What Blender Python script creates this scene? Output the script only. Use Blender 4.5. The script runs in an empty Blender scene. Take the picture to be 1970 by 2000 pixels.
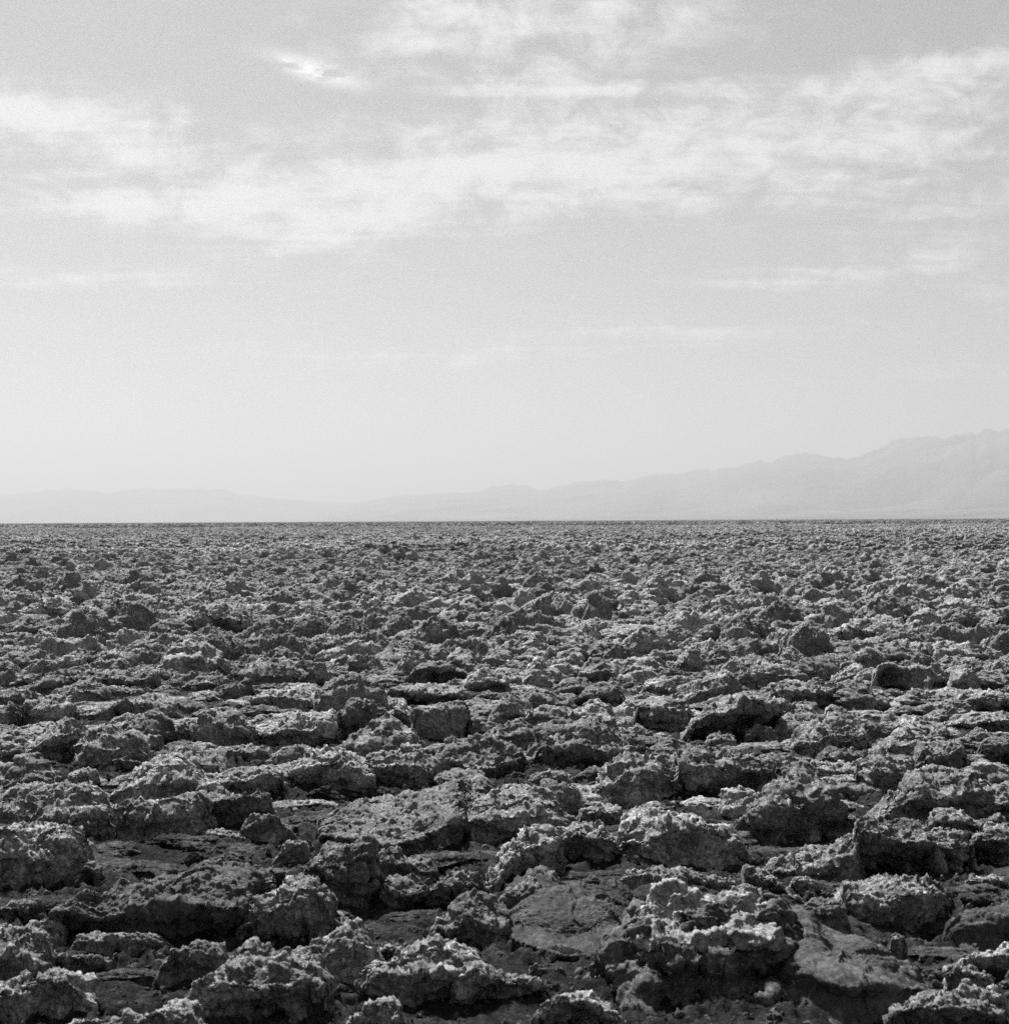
import bpy, math, random
import numpy as np
from mathutils import Matrix, Vector

sc = bpy.context.scene
rng = np.random.default_rng(7)
random.seed(7)
col = sc.collection

# ------------------------------------------------------------------ camera
EYE = 1.6
cam_d = bpy.data.cameras.new('camera')
cam = bpy.data.objects.new('camera', cam_d)
col.objects.link(cam)
cam_d.sensor_fit = 'HORIZONTAL'
cam_d.sensor_width = 36.0
cam_d.lens = 36.0 * 2813 / 1970
cam_d.clip_start = 0.1
cam_d.clip_end = 400000
cam.matrix_world = (Matrix.Translation((0, 0, EYE)) @ Matrix.Rotation(math.radians(90.346), 4, 'X')
                    @ Matrix.Rotation(math.radians(-0.29), 4, 'Z'))
cam_d.dof.use_dof = True
cam_d.dof.focus_distance = 11.0
cam_d.dof.aperture_fstop = 7.0
sc.camera = cam

# ------------------------------------------------------------------ light
SUN_EL, SUN_AZ = 48.0, -26.0            # degrees; azimuth from +Y (view direction), negative = left
SUN_STRENGTH, SKY_STRENGTH = 5.0, 0.051
sun_d = bpy.data.lights.new('sun', 'SUN')
sun_d.energy = SUN_STRENGTH
sun_d.angle = math.radians(5.0)
sun_d.color = (1, 1, 1)
sun = bpy.data.objects.new('sun', sun_d)
col.objects.link(sun)
e, a = math.radians(SUN_EL), math.radians(SUN_AZ)
sun_dir = Vector((math.sin(a) * math.cos(e), math.cos(a) * math.cos(e), math.sin(e)))
sun.rotation_euler = (-sun_dir).to_track_quat('-Z', 'Y').to_euler()
sun.location = (0, 0, 50)

sc.view_settings.view_transform = 'Standard'
sc.view_settings.look = 'None'
sc.view_settings.exposure = 1.68
sc.view_settings.gamma = 1.0
sc.view_settings.use_curve_mapping = False
sc.cycles.volume_bounces = 0
sc.cycles.max_bounces = 4
sc.cycles.use_denoising = False
sc.cycles.sample_clamp_indirect = 0.6


class NT:
    """small helper for node trees"""
    def __init__(self, tree):
        self.t = tree
    def n(self, kind, **kw):
        nd = self.t.nodes.new(kind)
        for k, v in kw.items():
            setattr(nd, k, v)
        return nd
    def link(self, a, b):
        self.t.links.new(a, b)
    def put(self, sock, v):
        if isinstance(v, bpy.types.NodeSocket):
            self.link(v, sock)
        else:
            sock.default_value = v
    def m(self, op, a, b=None, c=None, clamp=False):
        nd = self.n('ShaderNodeMath', operation=op, use_clamp=clamp)
        self.put(nd.inputs[0], a)
        if b is not None: self.put(nd.inputs[1], b)
        if c is not None: self.put(nd.inputs[2], c)
        return nd.outputs[0]
    def noise(self, vec, scale, detail=5, rough=0.55, dist=0.0, lac=2.0):
        nd = self.n('ShaderNodeTexNoise')
        nd.inputs['Scale'].default_value = scale
        nd.inputs['Detail'].default_value = detail
        nd.inputs['Roughness'].default_value = rough
        nd.inputs['Distortion'].default_value = dist
        nd.inputs['Lacunarity'].default_value = lac
        if vec is not None: self.link(vec, nd.inputs['Vector'])
        return nd.outputs['Fac']
    def ramp(self, fac, lo, hi, a=0.0, b=1.0, smooth=True):
        nd = self.n('ShaderNodeMapRange', interpolation_type='SMOOTHSTEP' if smooth else 'LINEAR')
        self.put(nd.inputs[0], fac)
        nd.inputs[1].default_value = lo; nd.inputs[2].default_value = hi
        nd.inputs[3].default_value = a; nd.inputs[4].default_value = b
        return nd.outputs[0]


# sky: panchromatic film behind a red filter = the red part of the daylight sky, with thin cloud in it
world = bpy.data.worlds.new('World')
sc.world = world
world.use_nodes = True
wt = world.node_tree
wt.nodes.clear()
W_ = NT(wt)
sky = W_.n('ShaderNodeTexSky', sky_type='NISHITA')
sky.sun_disc = False
sky.sun_elevation = math.radians(SUN_EL)
sky.sun_rotation = math.radians(SUN_AZ)
sky.altitude = 0
sky.air_density = 1.0
sky.dust_density = 0.6
sky.ozone_density = 1.0
sep = W_.n('ShaderNodeSeparateColor')
W_.link(sky.outputs[0], sep.inputs[0])
red = sep.outputs[0]
tc = W_.n('ShaderNodeTexCoord')
sx = W_.n('ShaderNodeSeparateXYZ')
W_.link(tc.outputs['Generated'], sx.inputs[0])
X, Y, Z = sx.outputs
az = W_.m('ARCTAN2', X, Y)
el = W_.m('ARCSINE', Z)
zz = W_.m('ADD', W_.m('MAXIMUM', Z, 0.0), 0.10)
comb = W_.n('ShaderNodeCombineXYZ')
W_.link(W_.m('DIVIDE', X, zz), comb.inputs[0])
W_.link(W_.m('MULTIPLY', W_.m('DIVIDE', Y, zz), 1.0), comb.inputs[1])
cl = comb.outputs[0]
# warp
wn = W_.n('ShaderNodeTexNoise'); wn.inputs['Scale'].default_value = 2.2; wn.inputs['Detail'].default_value = 6
W_.link(cl, wn.inputs['Vector'])
ws = W_.n('ShaderNodeSeparateXYZ'); W_.link(wn.outputs['Color'], ws.inputs[0])
azw = W_.m('ADD', az, W_.m('MULTIPLY', W_.m('SUBTRACT', ws.outputs[0], 0.5), 0.09))
elw = W_.m('ADD', el, W_.m('MULTIPLY', W_.m('SUBTRACT', ws.outputs[1], 0.5), 0.034))
banks = [  # azimuth, elevation, half widths (radians), weight, slope
    (-.295, .258, .080, .019, 1.1, 0.0), (-.225, .209, .100, .014, .95, -.03), (-.135, .212, .075, .024, .85, 0.0),
    (-.030, .240, .100, .028, .80, .05), (.135, .246, .105, .032, .90, 0.0), (.300, .288, .075, .014, .75, .12),
    (.310, .240, .080, .036, .40, 0.0), (.020, .335, .125, .036, .70, .10), (.215, .362, .055, .008, .70, 0.0),
    (-.295, .162, .085, .008, .60, 0.0), (.190, .166, .060, .007, .55, 0.0), (-.03, .115, .16, .007, .48, .02), (.30, .095, .10, .007, .42, .02), (.10, .130, .12, .006, .42, -.01), (.30, .17, .06, .03, .3, 0.0),
    (-.30, .36, .07, .010, .5, 0.0), (.05, .288, .09, .004, .5, -.03)]
acc = None
for (ba, be, wa, we, wgt, sl) in banks:
    wa, we = wa * 1.12, we * 1.2
    da = W_.m('SUBTRACT', azw, ba)
    de = W_.m('SUBTRACT', W_.m('SUBTRACT', elw, be), W_.m('MULTIPLY', da, sl))
    q = W_.m('ADD', W_.m('POWER', W_.m('ABSOLUTE', W_.m('DIVIDE', da, wa)), 2.0), W_.m('POWER', W_.m('ABSOLUTE', W_.m('DIVIDE', de, we)), 2.0))
    g = W_.m('MULTIPLY', W_.m('EXPONENT', W_.m('MULTIPLY', q, -1.0)), wgt)
    acc = g if acc is None else W_.m('ADD', acc, g)
# the same kind of broken cloud over the rest of the sky
mpv = W_.n('ShaderNodeMapping'); mpv.inputs['Scale'].default_value = (0.8, 1.6, 1.0)
W_.link(cl, mpv.inputs['Vector'])
broad = W_.ramp(W_.noise(mpv.outputs[0], 0.9, 5, 0.55, 0.3), 0.55, 0.78)
outside = W_.ramp(el, 0.37, 0.50)
side = W_.ramp(W_.m('ABSOLUTE', az), 0.38, 0.55)
rest = W_.m('MAXIMUM', outside, side)
acc = W_.m('ADD', acc, W_.m('MULTIPLY', W_.m('MULTIPLY', broad, rest), 0.8))
# inner texture: puffs and streaks
mp2 = W_.n('ShaderNodeMapping'); mp2.inputs['Scale'].default_value = (1.0, 2.2, 1.0)
W_.link(cl, mp2.inputs['Vector'])
puff = W_.noise(mp2.outputs[0], 3.2, 9, 0.62, 0.4)
mp3 = W_.n('ShaderNodeMapping'); mp3.inputs['Scale'].default_value = (0.7, 5.0, 1.0); mp3.inputs['Rotation'].default_value = (0, 0, 0.12)
W_.link(cl, mp3.inputs['Vector'])
streak = W_.noise(mp3.outputs[0], 1.6, 8, 0.6, 0.5)
cv = W_.n('ShaderNodeCombineXYZ'); W_.link(az, cv.inputs[0]); W_.link(W_.m('MULTIPLY', el, 1.6), cv.inputs[1])
cum = W_.noise(cv.outputs[0], 24.0, 11, 0.68, 0.5)
tex = W_.m('ADD', W_.m('ADD', W_.m('MULTIPLY', puff, 0.28), W_.m('MULTIPLY', streak, 0.22)), W_.m('MULTIPLY', cum, 0.50))
vv = W_.m('ADD', W_.m('MULTIPLY', W_.m('MINIMUM', acc, 1.1), 0.62), W_.m('MULTIPLY', W_.m('MULTIPLY', W_.m('SUBTRACT', tex, 0.5), 3.9), W_.m('MINIMUM', W_.m('ADD', W_.m('MULTIPLY', acc, 1.5), 0.24), 1.0)))
dens = W_.ramp(vv, 0.02, 0.80)
# one small bright wisp
wa_ = W_.m('SUBTRACT', azw, -.128); we_ = W_.m('ADD', W_.m('SUBTRACT', W_.m('ADD', el, W_.m('MULTIPLY', W_.m('SUBTRACT', ws.outputs[1], .5), .012)), .302), W_.m('MULTIPLY', wa_, .22))
wq = W_.m('ADD', W_.m('POWER', W_.m('ABSOLUTE', W_.m('DIVIDE', wa_, .024)), 2.0), W_.m('POWER', W_.m('ABSOLUTE', W_.m('DIVIDE', we_, .0062)), 2.0))
fine = W_.noise(cl, 14.0, 6, 0.6, 0.3)
wisp = W_.m('MULTIPLY', W_.m('EXPONENT', W_.m('MULTIPLY', wq, -1.0)), W_.ramp(fine, .36, .54))
mask = W_.m('MINIMUM', dens, 1.0)
CLOUD = 5.9
veil = W_.m('ADD', W_.m('MULTIPLY', red, 0.40), 0.95)
mixc = W_.n('ShaderNodeMix', data_type='FLOAT')
W_.link(W_.m('MULTIPLY', mask, 0.72), mixc.inputs[0]); W_.link(veil, mixc.inputs[2]); mixc.inputs[3].default_value = CLOUD
tot = W_.m('ADD', mixc.outputs[0], W_.m('MULTIPLY', wisp, 4.5))
cc = W_.n('ShaderNodeCombineColor')
for i in range(3): W_.link(tot, cc.inputs[i])
bg = W_.n('ShaderNodeBackground'); bg.inputs['Strength'].default_value = SKY_STRENGTH
W_.link(cc.outputs[0], bg.inputs['Color'])
wo = W_.n('ShaderNodeOutputWorld'); W_.link(bg.outputs[0], wo.inputs['Surface'])


# ------------------------------------------------------------------ materials (black-and-white film: neutral greys)
def grey(v): return (v, v, v, 1)

def crust_material(name, dark, mid, pale, bump=0.5, scale=1.0, cover=0.5, crusted=None):
    m = bpy.data.materials.new(name); m.use_nodes = True
    t = NT(m.node_tree); m.node_tree.nodes.clear()
    geo = t.n('ShaderNodeNewGeometry')
    p = geo.outputs['Position']
    oi = t.n('ShaderNodeObjectInfo')
    n1 = t.noise(p, 7.0 * scale, 6, 0.6, 0.2)
    n2 = t.noise(p, 45.0 * scale, 6, 0.65, 0.3)
    n3 = t.noise(p, 210.0 * scale, 4, 0.6)
    f = t.m('ADD', t.m('ADD', t.m('MULTIPLY', n1, 0.26), t.m('MULTIPLY', n2, 0.46)), t.m('MULTIPLY', n3, 0.28))
    f = t.m('ADD', f, t.m('MULTIPLY', t.m('SUBTRACT', oi.outputs['Random'], 0.5), 0.07))
    cr = t.n('ShaderNodeValToRGB')
    el_ = cr.color_ramp.elements
    el_[0].position = cover - 0.16; el_[0].color = grey(dark)
    el_[1].position = cover + 0.15; el_[1].color = grey(pale)
    k = el_.new(cover); k.color = grey(mid)
    t.link(f, cr.inputs[0])
    b = t.n('ShaderNodeBsdfPrincipled')
    if crusted:      # broken silt crust outside the open mud pockets
        c2 = t.n('ShaderNodeValToRGB'); e2 = c2.color_ramp.elements
        e2[0].position = cover - 0.16; e2[0].color = grey(crusted[0]); e2[1].position = cover + 0.15; e2[1].color = grey(crusted[2])
        k2 = e2.new(cover); k2.color = grey(crusted[1]); t.link(f, c2.inputs[0])
        at = t.n('ShaderNodeAttribute', attribute_name='crust')
        mx = t.n('ShaderNodeMix', data_type='RGBA')
        t.link(at.outputs['Fac'], mx.inputs[0]); t.link(cr.outputs[0], mx.inputs[6]); t.link(c2.outputs[0], mx.inputs[7])
        t.link(mx.outputs[2], b.inputs['Base Color'])
    else:
        t.link(cr.outputs[0], b.inputs['Base Color'])
    b.inputs['Roughness'].default_value = 0.95
    b.inputs['Specular IOR Level'].default_value = 0.0
    bn = t.n('ShaderNodeBump'); bn.inputs['Strength'].default_value = bump; bn.inputs['Distance'].default_value = 0.012
    hh = t.m('ADD', t.noise(p, 75.0 * scale, 7, 0.7, 0.4), t.m('MULTIPLY', t.noise(p, 300.0 * scale, 4, 0.6), 0.5))
    t.link(hh, bn.inputs['Height'])
    t.link(bn.outputs[0], b.inputs['Normal'])
    o = t.n('ShaderNodeOutputMaterial'); t.link(b.outputs[0], o.inputs['Surface'])
    return m

M_SALT = crust_material('salt_crust', 0.022, 0.155, 0.56, 1.0)
M_CAP = crust_material('white_salt', 0.06, 0.24, 0.60, 1.0)
M_MUD = crust_material('silty_mud', 0.022, 0.062, 0.16, 0.6, 0.8)
M_MOUND = crust_material('mound_silt', 0.025, 0.105, 0.32, 1.0)
M_SHADED = crust_material('shaded_rubble', 0.010, 0.040, 0.14, 0.8)  # gap rubble, base colour darkened to stand in for shade
M_GROUND = crust_material('dark_mud', 0.006, 0.016, 0.050, 1.0, 0.7, crusted=(0.006, 0.018, 0.065))


# ------------------------------------------------------------------ noise and mesh helpers
_perm = rng.permutation(256).astype(np.int64)
_perm = np.concatenate([_perm, _perm, _perm])
_g = rng.normal(size=(256, 3)); _g /= np.linalg.norm(_g, axis=1)[:, None]
_g = _g.astype(np.float32)

def perlin(P):
    P = np.asarray(P, dtype=np.float64)
    i = np.floor(P).astype(np.int64)
    f = (P - i).astype(np.float32)
    i &= 255
    u = f * f * f * (f * (f * 6 - 15) + 10)
    out = 0
    for dx in (0, 1):
        wx = u[:, 0] if dx else 1 - u[:, 0]
        px = _perm[i[:, 0] + dx]
        for dy in (0, 1):
            wy = wx * (u[:, 1] if dy else 1 - u[:, 1])
            py = _perm[px + ((i[:, 1] + dy) & 255)]
            for dz in (0, 1):
                w = wy * (u[:, 2] if dz else 1 - u[:, 2])
                g = _g[_perm[py + ((i[:, 2] + dz) & 255)]]
                out = out + w * (g[:, 0] * (f[:, 0] - dx) + g[:, 1] * (f[:, 1] - dy) + g[:, 2] * (f[:, 2] - dz))
    return out * 1.6

def spike(n):
    return (1 - np.minimum(np.abs(n) * 1.3, 1)) ** 2 - 0.42

def fbm(P, oct=3, gain=0.5):
    a, s, r = 1.0, 1.0, 0
    for o in range(oct):
        r = r + a * perlin(P * s + 17.3 * o); a *= gain; s *= 2.03
    return r

def mesh_from(name, V, F, mat, smooth=True):
    """V (n,3) array, F (m,4) or (m,3) index array"""
    me = bpy.data.meshes.new(name)
    k = F.shape[1]
    me.vertices.add(len(V)); me.vertices.foreach_set('co', np.ascontiguousarray(V, dtype=np.float32).ravel())
    me.loops.add(F.size); me.loops.foreach_set('vertex_index', np.ascontiguousarray(F, dtype=np.int32).ravel())
    me.polygons.add(len(F)); me.polygons.foreach_set('loop_start', np.arange(0, F.size, k, dtype=np.int32))
    me.update(calc_edges=True)
    if smooth: me.polygons.foreach_set('use_smooth', np.ones(len(F), dtype=bool))
    me.materials.append(mat)
    me.validate()
    return me

def grid_faces(n, m):
    i = np.arange(n - 1)[:, None] * m + np.arange(m - 1)[None, :]
    return np.stack([i, i + m, i + m + 1, i + 1], -1).reshape(-1, 4)

def grid_normals(G):
    du = np.gradient(G, axis=0); dv = np.gradient(G, axis=1)
    n = np.cross(du, dv); l = np.linalg.norm(n, axis=2, keepdims=True)
    return n / np.maximum(l, 1e-9)

def catmull(C, t):
    """C (n,k,d) control points, t (m,) in 0..k-1 -> (n,m,d)"""
    k = C.shape[1]
    i = np.minimum(t.astype(int), k - 2); f = (t - i)[None, :, None]
    p1 = C[:, i]; p2 = C[:, i + 1]; p0 = C[:, np.maximum(i - 1, 0)]; p3 = C[:, np.minimum(i + 2, k - 1)]
    return 0.5 * (2 * p1 + (p2 - p0) * f + (2 * p0 - 5 * p1 + 4 * p2 - p3) * f**2 + (3 * p1 - p0 - 3 * p2 + p3) * f**3)

def rock_grid(cols, res, under=0.0, smooth=0, boxy=0, flat=0, seed=0.0, rough=1.0, sink=0.14, back=1.0, grit=1.0, skirt=1):
    """A crusted clod: cross sections (front foot, front lip, crest) swept along its length, then weathered.
    cols: x, y_foot, z_foot, y_lip, z_lip, y_crest, z_crest"""
    C = np.array(cols, dtype=float)
    Wd = C[-1, 0] - C[0, 0]
    soft = not boxy and under < 0.3
    if skirt:                      # crumbled ends running out into the neighbouring crust
        ex = (0.16 if soft else 0.07) * min(Wd, .6)
        a0, a1 = C[0].copy(), C[-1].copy()
        for q_, sg in ((a0, -1), (a1, 1)):
            q_[0] += sg * ex; q_[4] = q_[2] + (q_[4] - q_[2]) * .35; q_[6] = q_[2] + (q_[6] - q_[2]) * .35
        C = np.vstack([a0, C, a1])
        Wd = C[-1, 0] - C[0, 0]
    hmax = max(C[:, 6].max(), C[:, 4].max()) - C[:, 2].min()
    N = int(np.clip(Wd / res, 9, 170))
    u = np.linspace(0, 1, N)
    uc = (C[:, 0] - C[0, 0]) / Wd
    Q = np.stack([np.interp(u, uc, C[:, j]) for j in range(7)], 1)
    kw = max(1, int(N / (len(C) - 1) * 0.30))
    if kw > 1:
        ker = np.hanning(2 * kw + 1); ker /= ker.sum()
        for j in range(1, 7):
            Q[:, j] = np.convolve(np.pad(Q[:, j], kw, mode='edge'), ker, 'valid')
    x, yb, zb, yl, zl, yc, zc = Q.T.copy()
    # ragged plan and rim
    l1 = lambda sc_, k_: fbm(np.stack([x / sc_, np.full(N, seed * 1.7 + k_), np.full(N, seed * .9)], 1), 3)
    h0 = np.maximum(zl - zb, 0.01)
    wv = min(Wd, .6)
    dy = 0.07 * wv * l1(.16 * wv / .4, 3.3); yb = yb + dy; yl = yl + 0.6 * dy + 0.03 * wv * l1(.10, 21.0)
    if not flat:
        zl = zl + 0.14 * h0 * l1(.12 * wv / .4, 7.7)
    zc = zc + 0.05 * h0 * l1(.09, 11.1)
    uvar = np.clip(1 + 1.3 * l1(.15 * wv / .4, 31.0), 0, 2)
    B = 0.22 * Wd + 0.35 * hmax
    B = min(B, 0.5) * back
    base = np.minimum(zb, 0) - sink + 0 * x
    hl = np.maximum(zl - zb, 0.01)
    zlip = zl
    ub = (under * uvar - (0.0 if under else -0.10 * uvar)) * hl * 1.5
    blg = 0.10 if not flat else 0.0
    ymid = (yl + yc) / 2
    zmid = (zl + zc) / 2 + blg * np.abs(yc - yl) * 0.6
    lipa, lipb, lipc = (0.12, 0.04, 0.0) if (boxy or under >= 0.3) else (0.28, 0.14, 0.04)
    toe = 0.0 if (boxy or under >= 0.3) else 0.28 * uvar
    if boxy:
        zmid = (zl + zc) / 2
    P = np.stack([
        np.stack([yc + B, base], 1),
        np.stack([yc + 0.72 * B, base + 0.45 * (zc - base)], 1),
        np.stack([yc + 0.28 * B, base + 0.90 * (zc - base)], 1),
        np.stack([yc, zc], 1),
        np.stack([ymid, zmid], 1),
        np.stack([yl + lipa * np.maximum(yc - yl, 0), zlip + lipa * (zmid - zl) + lipc * hl], 1),
        np.stack([yl, zlip - lipb * hl], 1),
        np.stack([yl * 0.7 + yb * 0.3 + 0.35 * ub, zb + 0.62 * hl], 1),
        np.stack([0.4 * yl + 0.6 * yb + ub, zb + 0.30 * hl], 1),
        np.stack([yb + 0.9 * ub - toe * hl, zb * 0.7 + base * 0.3], 1),
        np.stack([yb + 0.8 * ub - 1.6 * toe * hl, base - 0.02], 1)], 1)
    lb = 0.7 * B + hmax * 0.6; lt = float(np.mean(yc - yl)) * 1.0 + 0.02; lf = hmax + 0.05
    mb = max(4, int(lb / (res * 1.9))); mt = max(4, int(lt / res)); mf = max(5, int(lf / res))
    mb, mt, mf = min(mb, 60), min(mt, 110), min(mf, 90)
    t = np.concatenate([np.linspace(0, 3, mb, endpoint=False), np.linspace(3, 5, mt, endpoint=False), np.linspace(5, 10, mf)])
    S = catmull(P, t)
    e = 0.20 if soft else 0.12
    tt = np.clip(np.minimum(u, 1 - u) / e, 0, 1)
    g = np.clip(1 - (1 - tt) ** 2, 0, 1)[:, None]
    if not soft: g = np.sqrt(g)
    ym = ((yb + yc) / 2)[:, None]
    y = ym + (S[:, :, 0] - ym) * (0.45 + 0.55 * g)
    z = np.where(S[:, :, 1] > base[:, None], base[:, None] + (S[:, :, 1] - base[:, None]) * (0.12 + 0.88 * g), S[:, :, 1])
    G = np.stack([np.repeat(x[:, None], len(t), 1), y, z], -1)
    s = float(np.clip(Wd, 0.12, 0.6)) / 0.45
    hs = float(np.clip(hmax, 0.03, 0.25)) / 0.18
    am = (0.5 if smooth else 0.6 if boxy else 1.0) * rough
    off = np.array([seed * 13.7, seed * 7.1, seed * 3.3])
    n_, m_ = G.shape[:2]
    def disp(G, d):
        nr = grid_normals(G)
        return G + nr * d.reshape(n_, m_, 1)
    fl = lambda G: G.reshape(-1, 3) + off
    # broad irregularity: lumps, bites out of the edges
    p = fl(G)
    G = disp(G, am * 0.026 * min(s, hs * 1.2) * fbm(p / (0.19 * s), 2))
    p = fl(G)
    # crust plates with sharp lips
    pl = perlin(p * np.array([1 / .12, 1 / .12, 1 / .06]) / s)
    G = disp(G, am * 0.012 * min(s, hs) * np.clip(pl * 4, -1, 1))
    p = fl(G)
    fib = np.array([1, 1, 0.6])
    ck = np.abs(perlin(p * np.array([1, 1, .5]) / (0.16 * s) + 5.5))
    G = disp(G, -0.017 * min(s, hs) * np.clip(1 - ck / 0.06, 0, 1))
    p = fl(G)
    if res < 0.06:
        G = disp(G, am * min(1, hs * 1.5) * 0.013 * min(s, 1.2) * (0.35 - np.abs(perlin(p * fib / 0.075)) * 1.2))
        p = fl(G)
    if res < 0.022:
        q = p * fib
        f1 = spike(perlin(q / 0.034))
        pit = np.clip(perlin(p / 0.045 + 9.1) - 0.29, 0, 1)
        G = disp(G, (0.6 if smooth else 1.0) * (0.0095 * f1 - 0.045 * pit * (0.35 if smooth else 1)))
        p = fl(G)
    if res < 0.0115:
        f2 = spike(perlin(p * fib / 0.0155))
        G = disp(G, (0.6 if smooth else 1.0) * 0.0085 * f2)
    jit = rng.normal(size=G.shape) * res * grit * (0.24 if not smooth else 0.12)
    G = G + jit
    return G

# ------------------------------------------------------------------ ground: one sheet to the horizon
MUD = [(-1.65, 6.95, .30, .16), (.02, 5.05, .32, .18), (-.1, 4.75, .3, .2), (-1.35, 4.95, .28, .16), (-.5, 5.75, .16, .2), (.1, 8.3, .35, .2), (1.6, 4.9, .12, .25), (.9, 4.55, .3, .12)]
def bare(x, y):
    """1 on the open mud pockets, 0 where the floor is broken crust"""
    m = np.zeros_like(x)
    P = np.stack([x / .2, y / .2, 0 * x], 1)
    w = 0.35 * perlin(P)
    for (mx, my, ma, mb) in MUD:
        q = ((x - mx) / ma) ** 2 + ((y - my) / mb) ** 2 + w
        m = np.maximum(m, np.clip((1.25 - q) / .5, 0, 1))
    return m
def ground_height(x, y):
    P = np.stack([x, y, np.zeros_like(x)], 1)
    d = np.hypot(x, y)
    near = np.clip(1.5 - d / 60, 0, 1)
    c = 1 - bare(x, y)
    h = near * (0.030 * fbm(P / 0.45, 3) + (0.010 + 0.075 * c) * (0.35 - np.abs(fbm(P / 0.17, 3)))
                + (0.012 + 0.02 * c) * (0.3 - np.abs(perlin(P / 0.07))) + (0.008 + .008 * c) * (0.3 - np.abs(perlin(P / 0.03))))
    return h - 0.012 - 0.006 * c * near

dist = [0.0, 0.8, 1.6, 2.4, 3.0, 3.4]
d = 3.6
while d < 26:
    dist.append(d); d += max(0.008, d * d / (EYE * 1406) * 1.5)
while d < 90000:
    dist.append(d); d *= 1.10
dist.append(90000.0)
dist = np.array(dist)
ang = np.concatenate([np.linspace(-180, -30, 26, endpoint=False), np.linspace(-30, 30, 420, endpoint=False), np.linspace(30, 180, 27)])
ang = np.radians(ang)
A_, D_ = np.meshgrid(ang, dist, indexing='ij')
gx, gy = (np.sin(A_) * D_).ravel(), (np.cos(A_) * D_).ravel()
gz = ground_height(gx, gy)
gz = np.where(np.hypot(gx, gy) > 150, -0.05, gz)
me = mesh_from('ground', np.stack([gx, gy, gz], 1), grid_faces(len(ang), len(dist))[:, ::-1], M_GROUND)
at = me.attributes.new('crust', 'FLOAT', 'POINT'); at.data.foreach_set('value', (1 - bare(gx, gy)).astype(np.float32))
ground = bpy.data.objects.new('ground', me); col.objects.link(ground); ground['kind'] = 'structure'
ground['label'] = 'dark silty mud floor of the salt flat between the clods'

# ------------------------------------------------------------------ far mountains
M_ROCKY = bpy.data.materials.new('mountain_rock'); M_ROCKY.use_nodes = True
t_ = NT(M_ROCKY.node_tree); M_ROCKY.node_tree.nodes.clear()
gp = t_.n('ShaderNodeNewGeometry')
nz = t_.noise(gp.outputs['Position'], 0.0009, 8, 0.6, 0.5)
cr = t_.n('ShaderNodeValToRGB'); cr.color_ramp.elements[0].position = .35; cr.color_ramp.elements[0].color = grey(.02)
cr.color_ramp.elements[1].position = .65; cr.color_ramp.elements[1].color = grey(.10)
t_.link(nz, cr.inputs[0])
pb = t_.n('ShaderNodeBsdfDiffuse'); t_.link(cr.outputs[0], pb.inputs[0])
po = t_.n('ShaderNodeOutputMaterial'); t_.link(pb.outputs[0], po.inputs[0])

def mountains(name, label, sky_line, r0, r1, foot, back, seed):
    """sky_line: (azimuth, elevation) in radians along the crest; r0..r1 crest distance from left to right"""
    s = np.array(sky_line)
    th = np.linspace(s[0, 0], s[-1, 0], 420)
    elv = np.interp(th, s[:, 0], s[:, 1])
    f = np.clip((th + .12) / .48, 0, 1) if r1 != r0 else th * 0
    R = r0 + (r1 - r0) * f
    crest = np.tan(elv) * R
    crest = crest * (1 + 0.042 * fbm(np.stack([th * 110 + seed, th * 0 + .3, th * 0], 1), 4, .6))
    v = np.concatenate([np.linspace(0, 1, 60, endpoint=False), np.linspace(1, 1.8, 24)])
    TH, Vv = np.meshgrid(th, v, indexing='ij')
    RR = R[:, None] * (foot + (1 - foot) * Vv)
    RR = np.where(Vv > 1, R[:, None] * (1 + (Vv - 1) * back), RR)
    x = np.sin(TH) * RR; y = np.cos(TH) * RR
    prof = np.where(Vv < 1, 0.22 * Vv + 0.78 * np.clip((Vv - .35) / .65, 0, 1) ** 1.25, 1 - 0.9 * np.clip((Vv - 1) / .8, 0, 1))
    P = np.stack([x.ravel() / 2600 + seed, y.ravel() / 2600, 0 * x.ravel()], 1)
    rid = (1 - np.abs(fbm(P, 5, .55))).reshape(x.shape)
    amp = np.clip(Vv, 0, 1) * np.clip(1.9 - 1.75 * Vv, 0.03, 1)
    z = crest[:, None] * (prof + 0.8 * (rid - 0.75) * amp * np.clip(prof * 3, 0, 1)) - 6
    z = np.maximum(z, -6)
    me = mesh_from(name, np.stack([x, y, z], -1).reshape(-1, 3), grid_faces(len(th), len(v)), M_ROCKY)
    o = bpy.data.objects.new(name, me); col.objects.link(o); o['kind'] = 'structure'; o['label'] = label
    return o

def sk(pts):
    out = []
    for (vx, vy) in pts:
        x = vx * 1.0347; y = vy * 1.0347
        out.append((math.atan((x - 985) / 2813), math.atan((1022 - 10 * x / 1970 - y) / 2813)))
    return out
right = sk([(600, 962), (690, 945), (715, 942), (740, 937), (765, 935), (790, 932), (820, 931), (850, 927), (880, 929), (910, 926), (930, 917), (945, 915), (960, 913), (980, 914), (1000, 918), (1015, 924),
            (1035, 919), (1060, 915), (1085, 910), (1110, 908), (1130, 904), (1150, 903), (1170, 906), (1185, 905), (1210, 897), (1240, 892), (1275, 892), (1310, 888), (1345, 886), (1380, 882), (1440, 874), (1470, 866), (1500, 861),
            (1540, 862), (1580, 868), (1600, 873), (1620, 868), (1650, 855), (1680, 842), (1700, 833), (1760, 832), (1785, 831), (1810, 827), (1840, 822), (1870, 818), (1904, 821), (1980, 812), (2080, 822), (2200, 815), (2400, 830), (2700, 820)])
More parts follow.
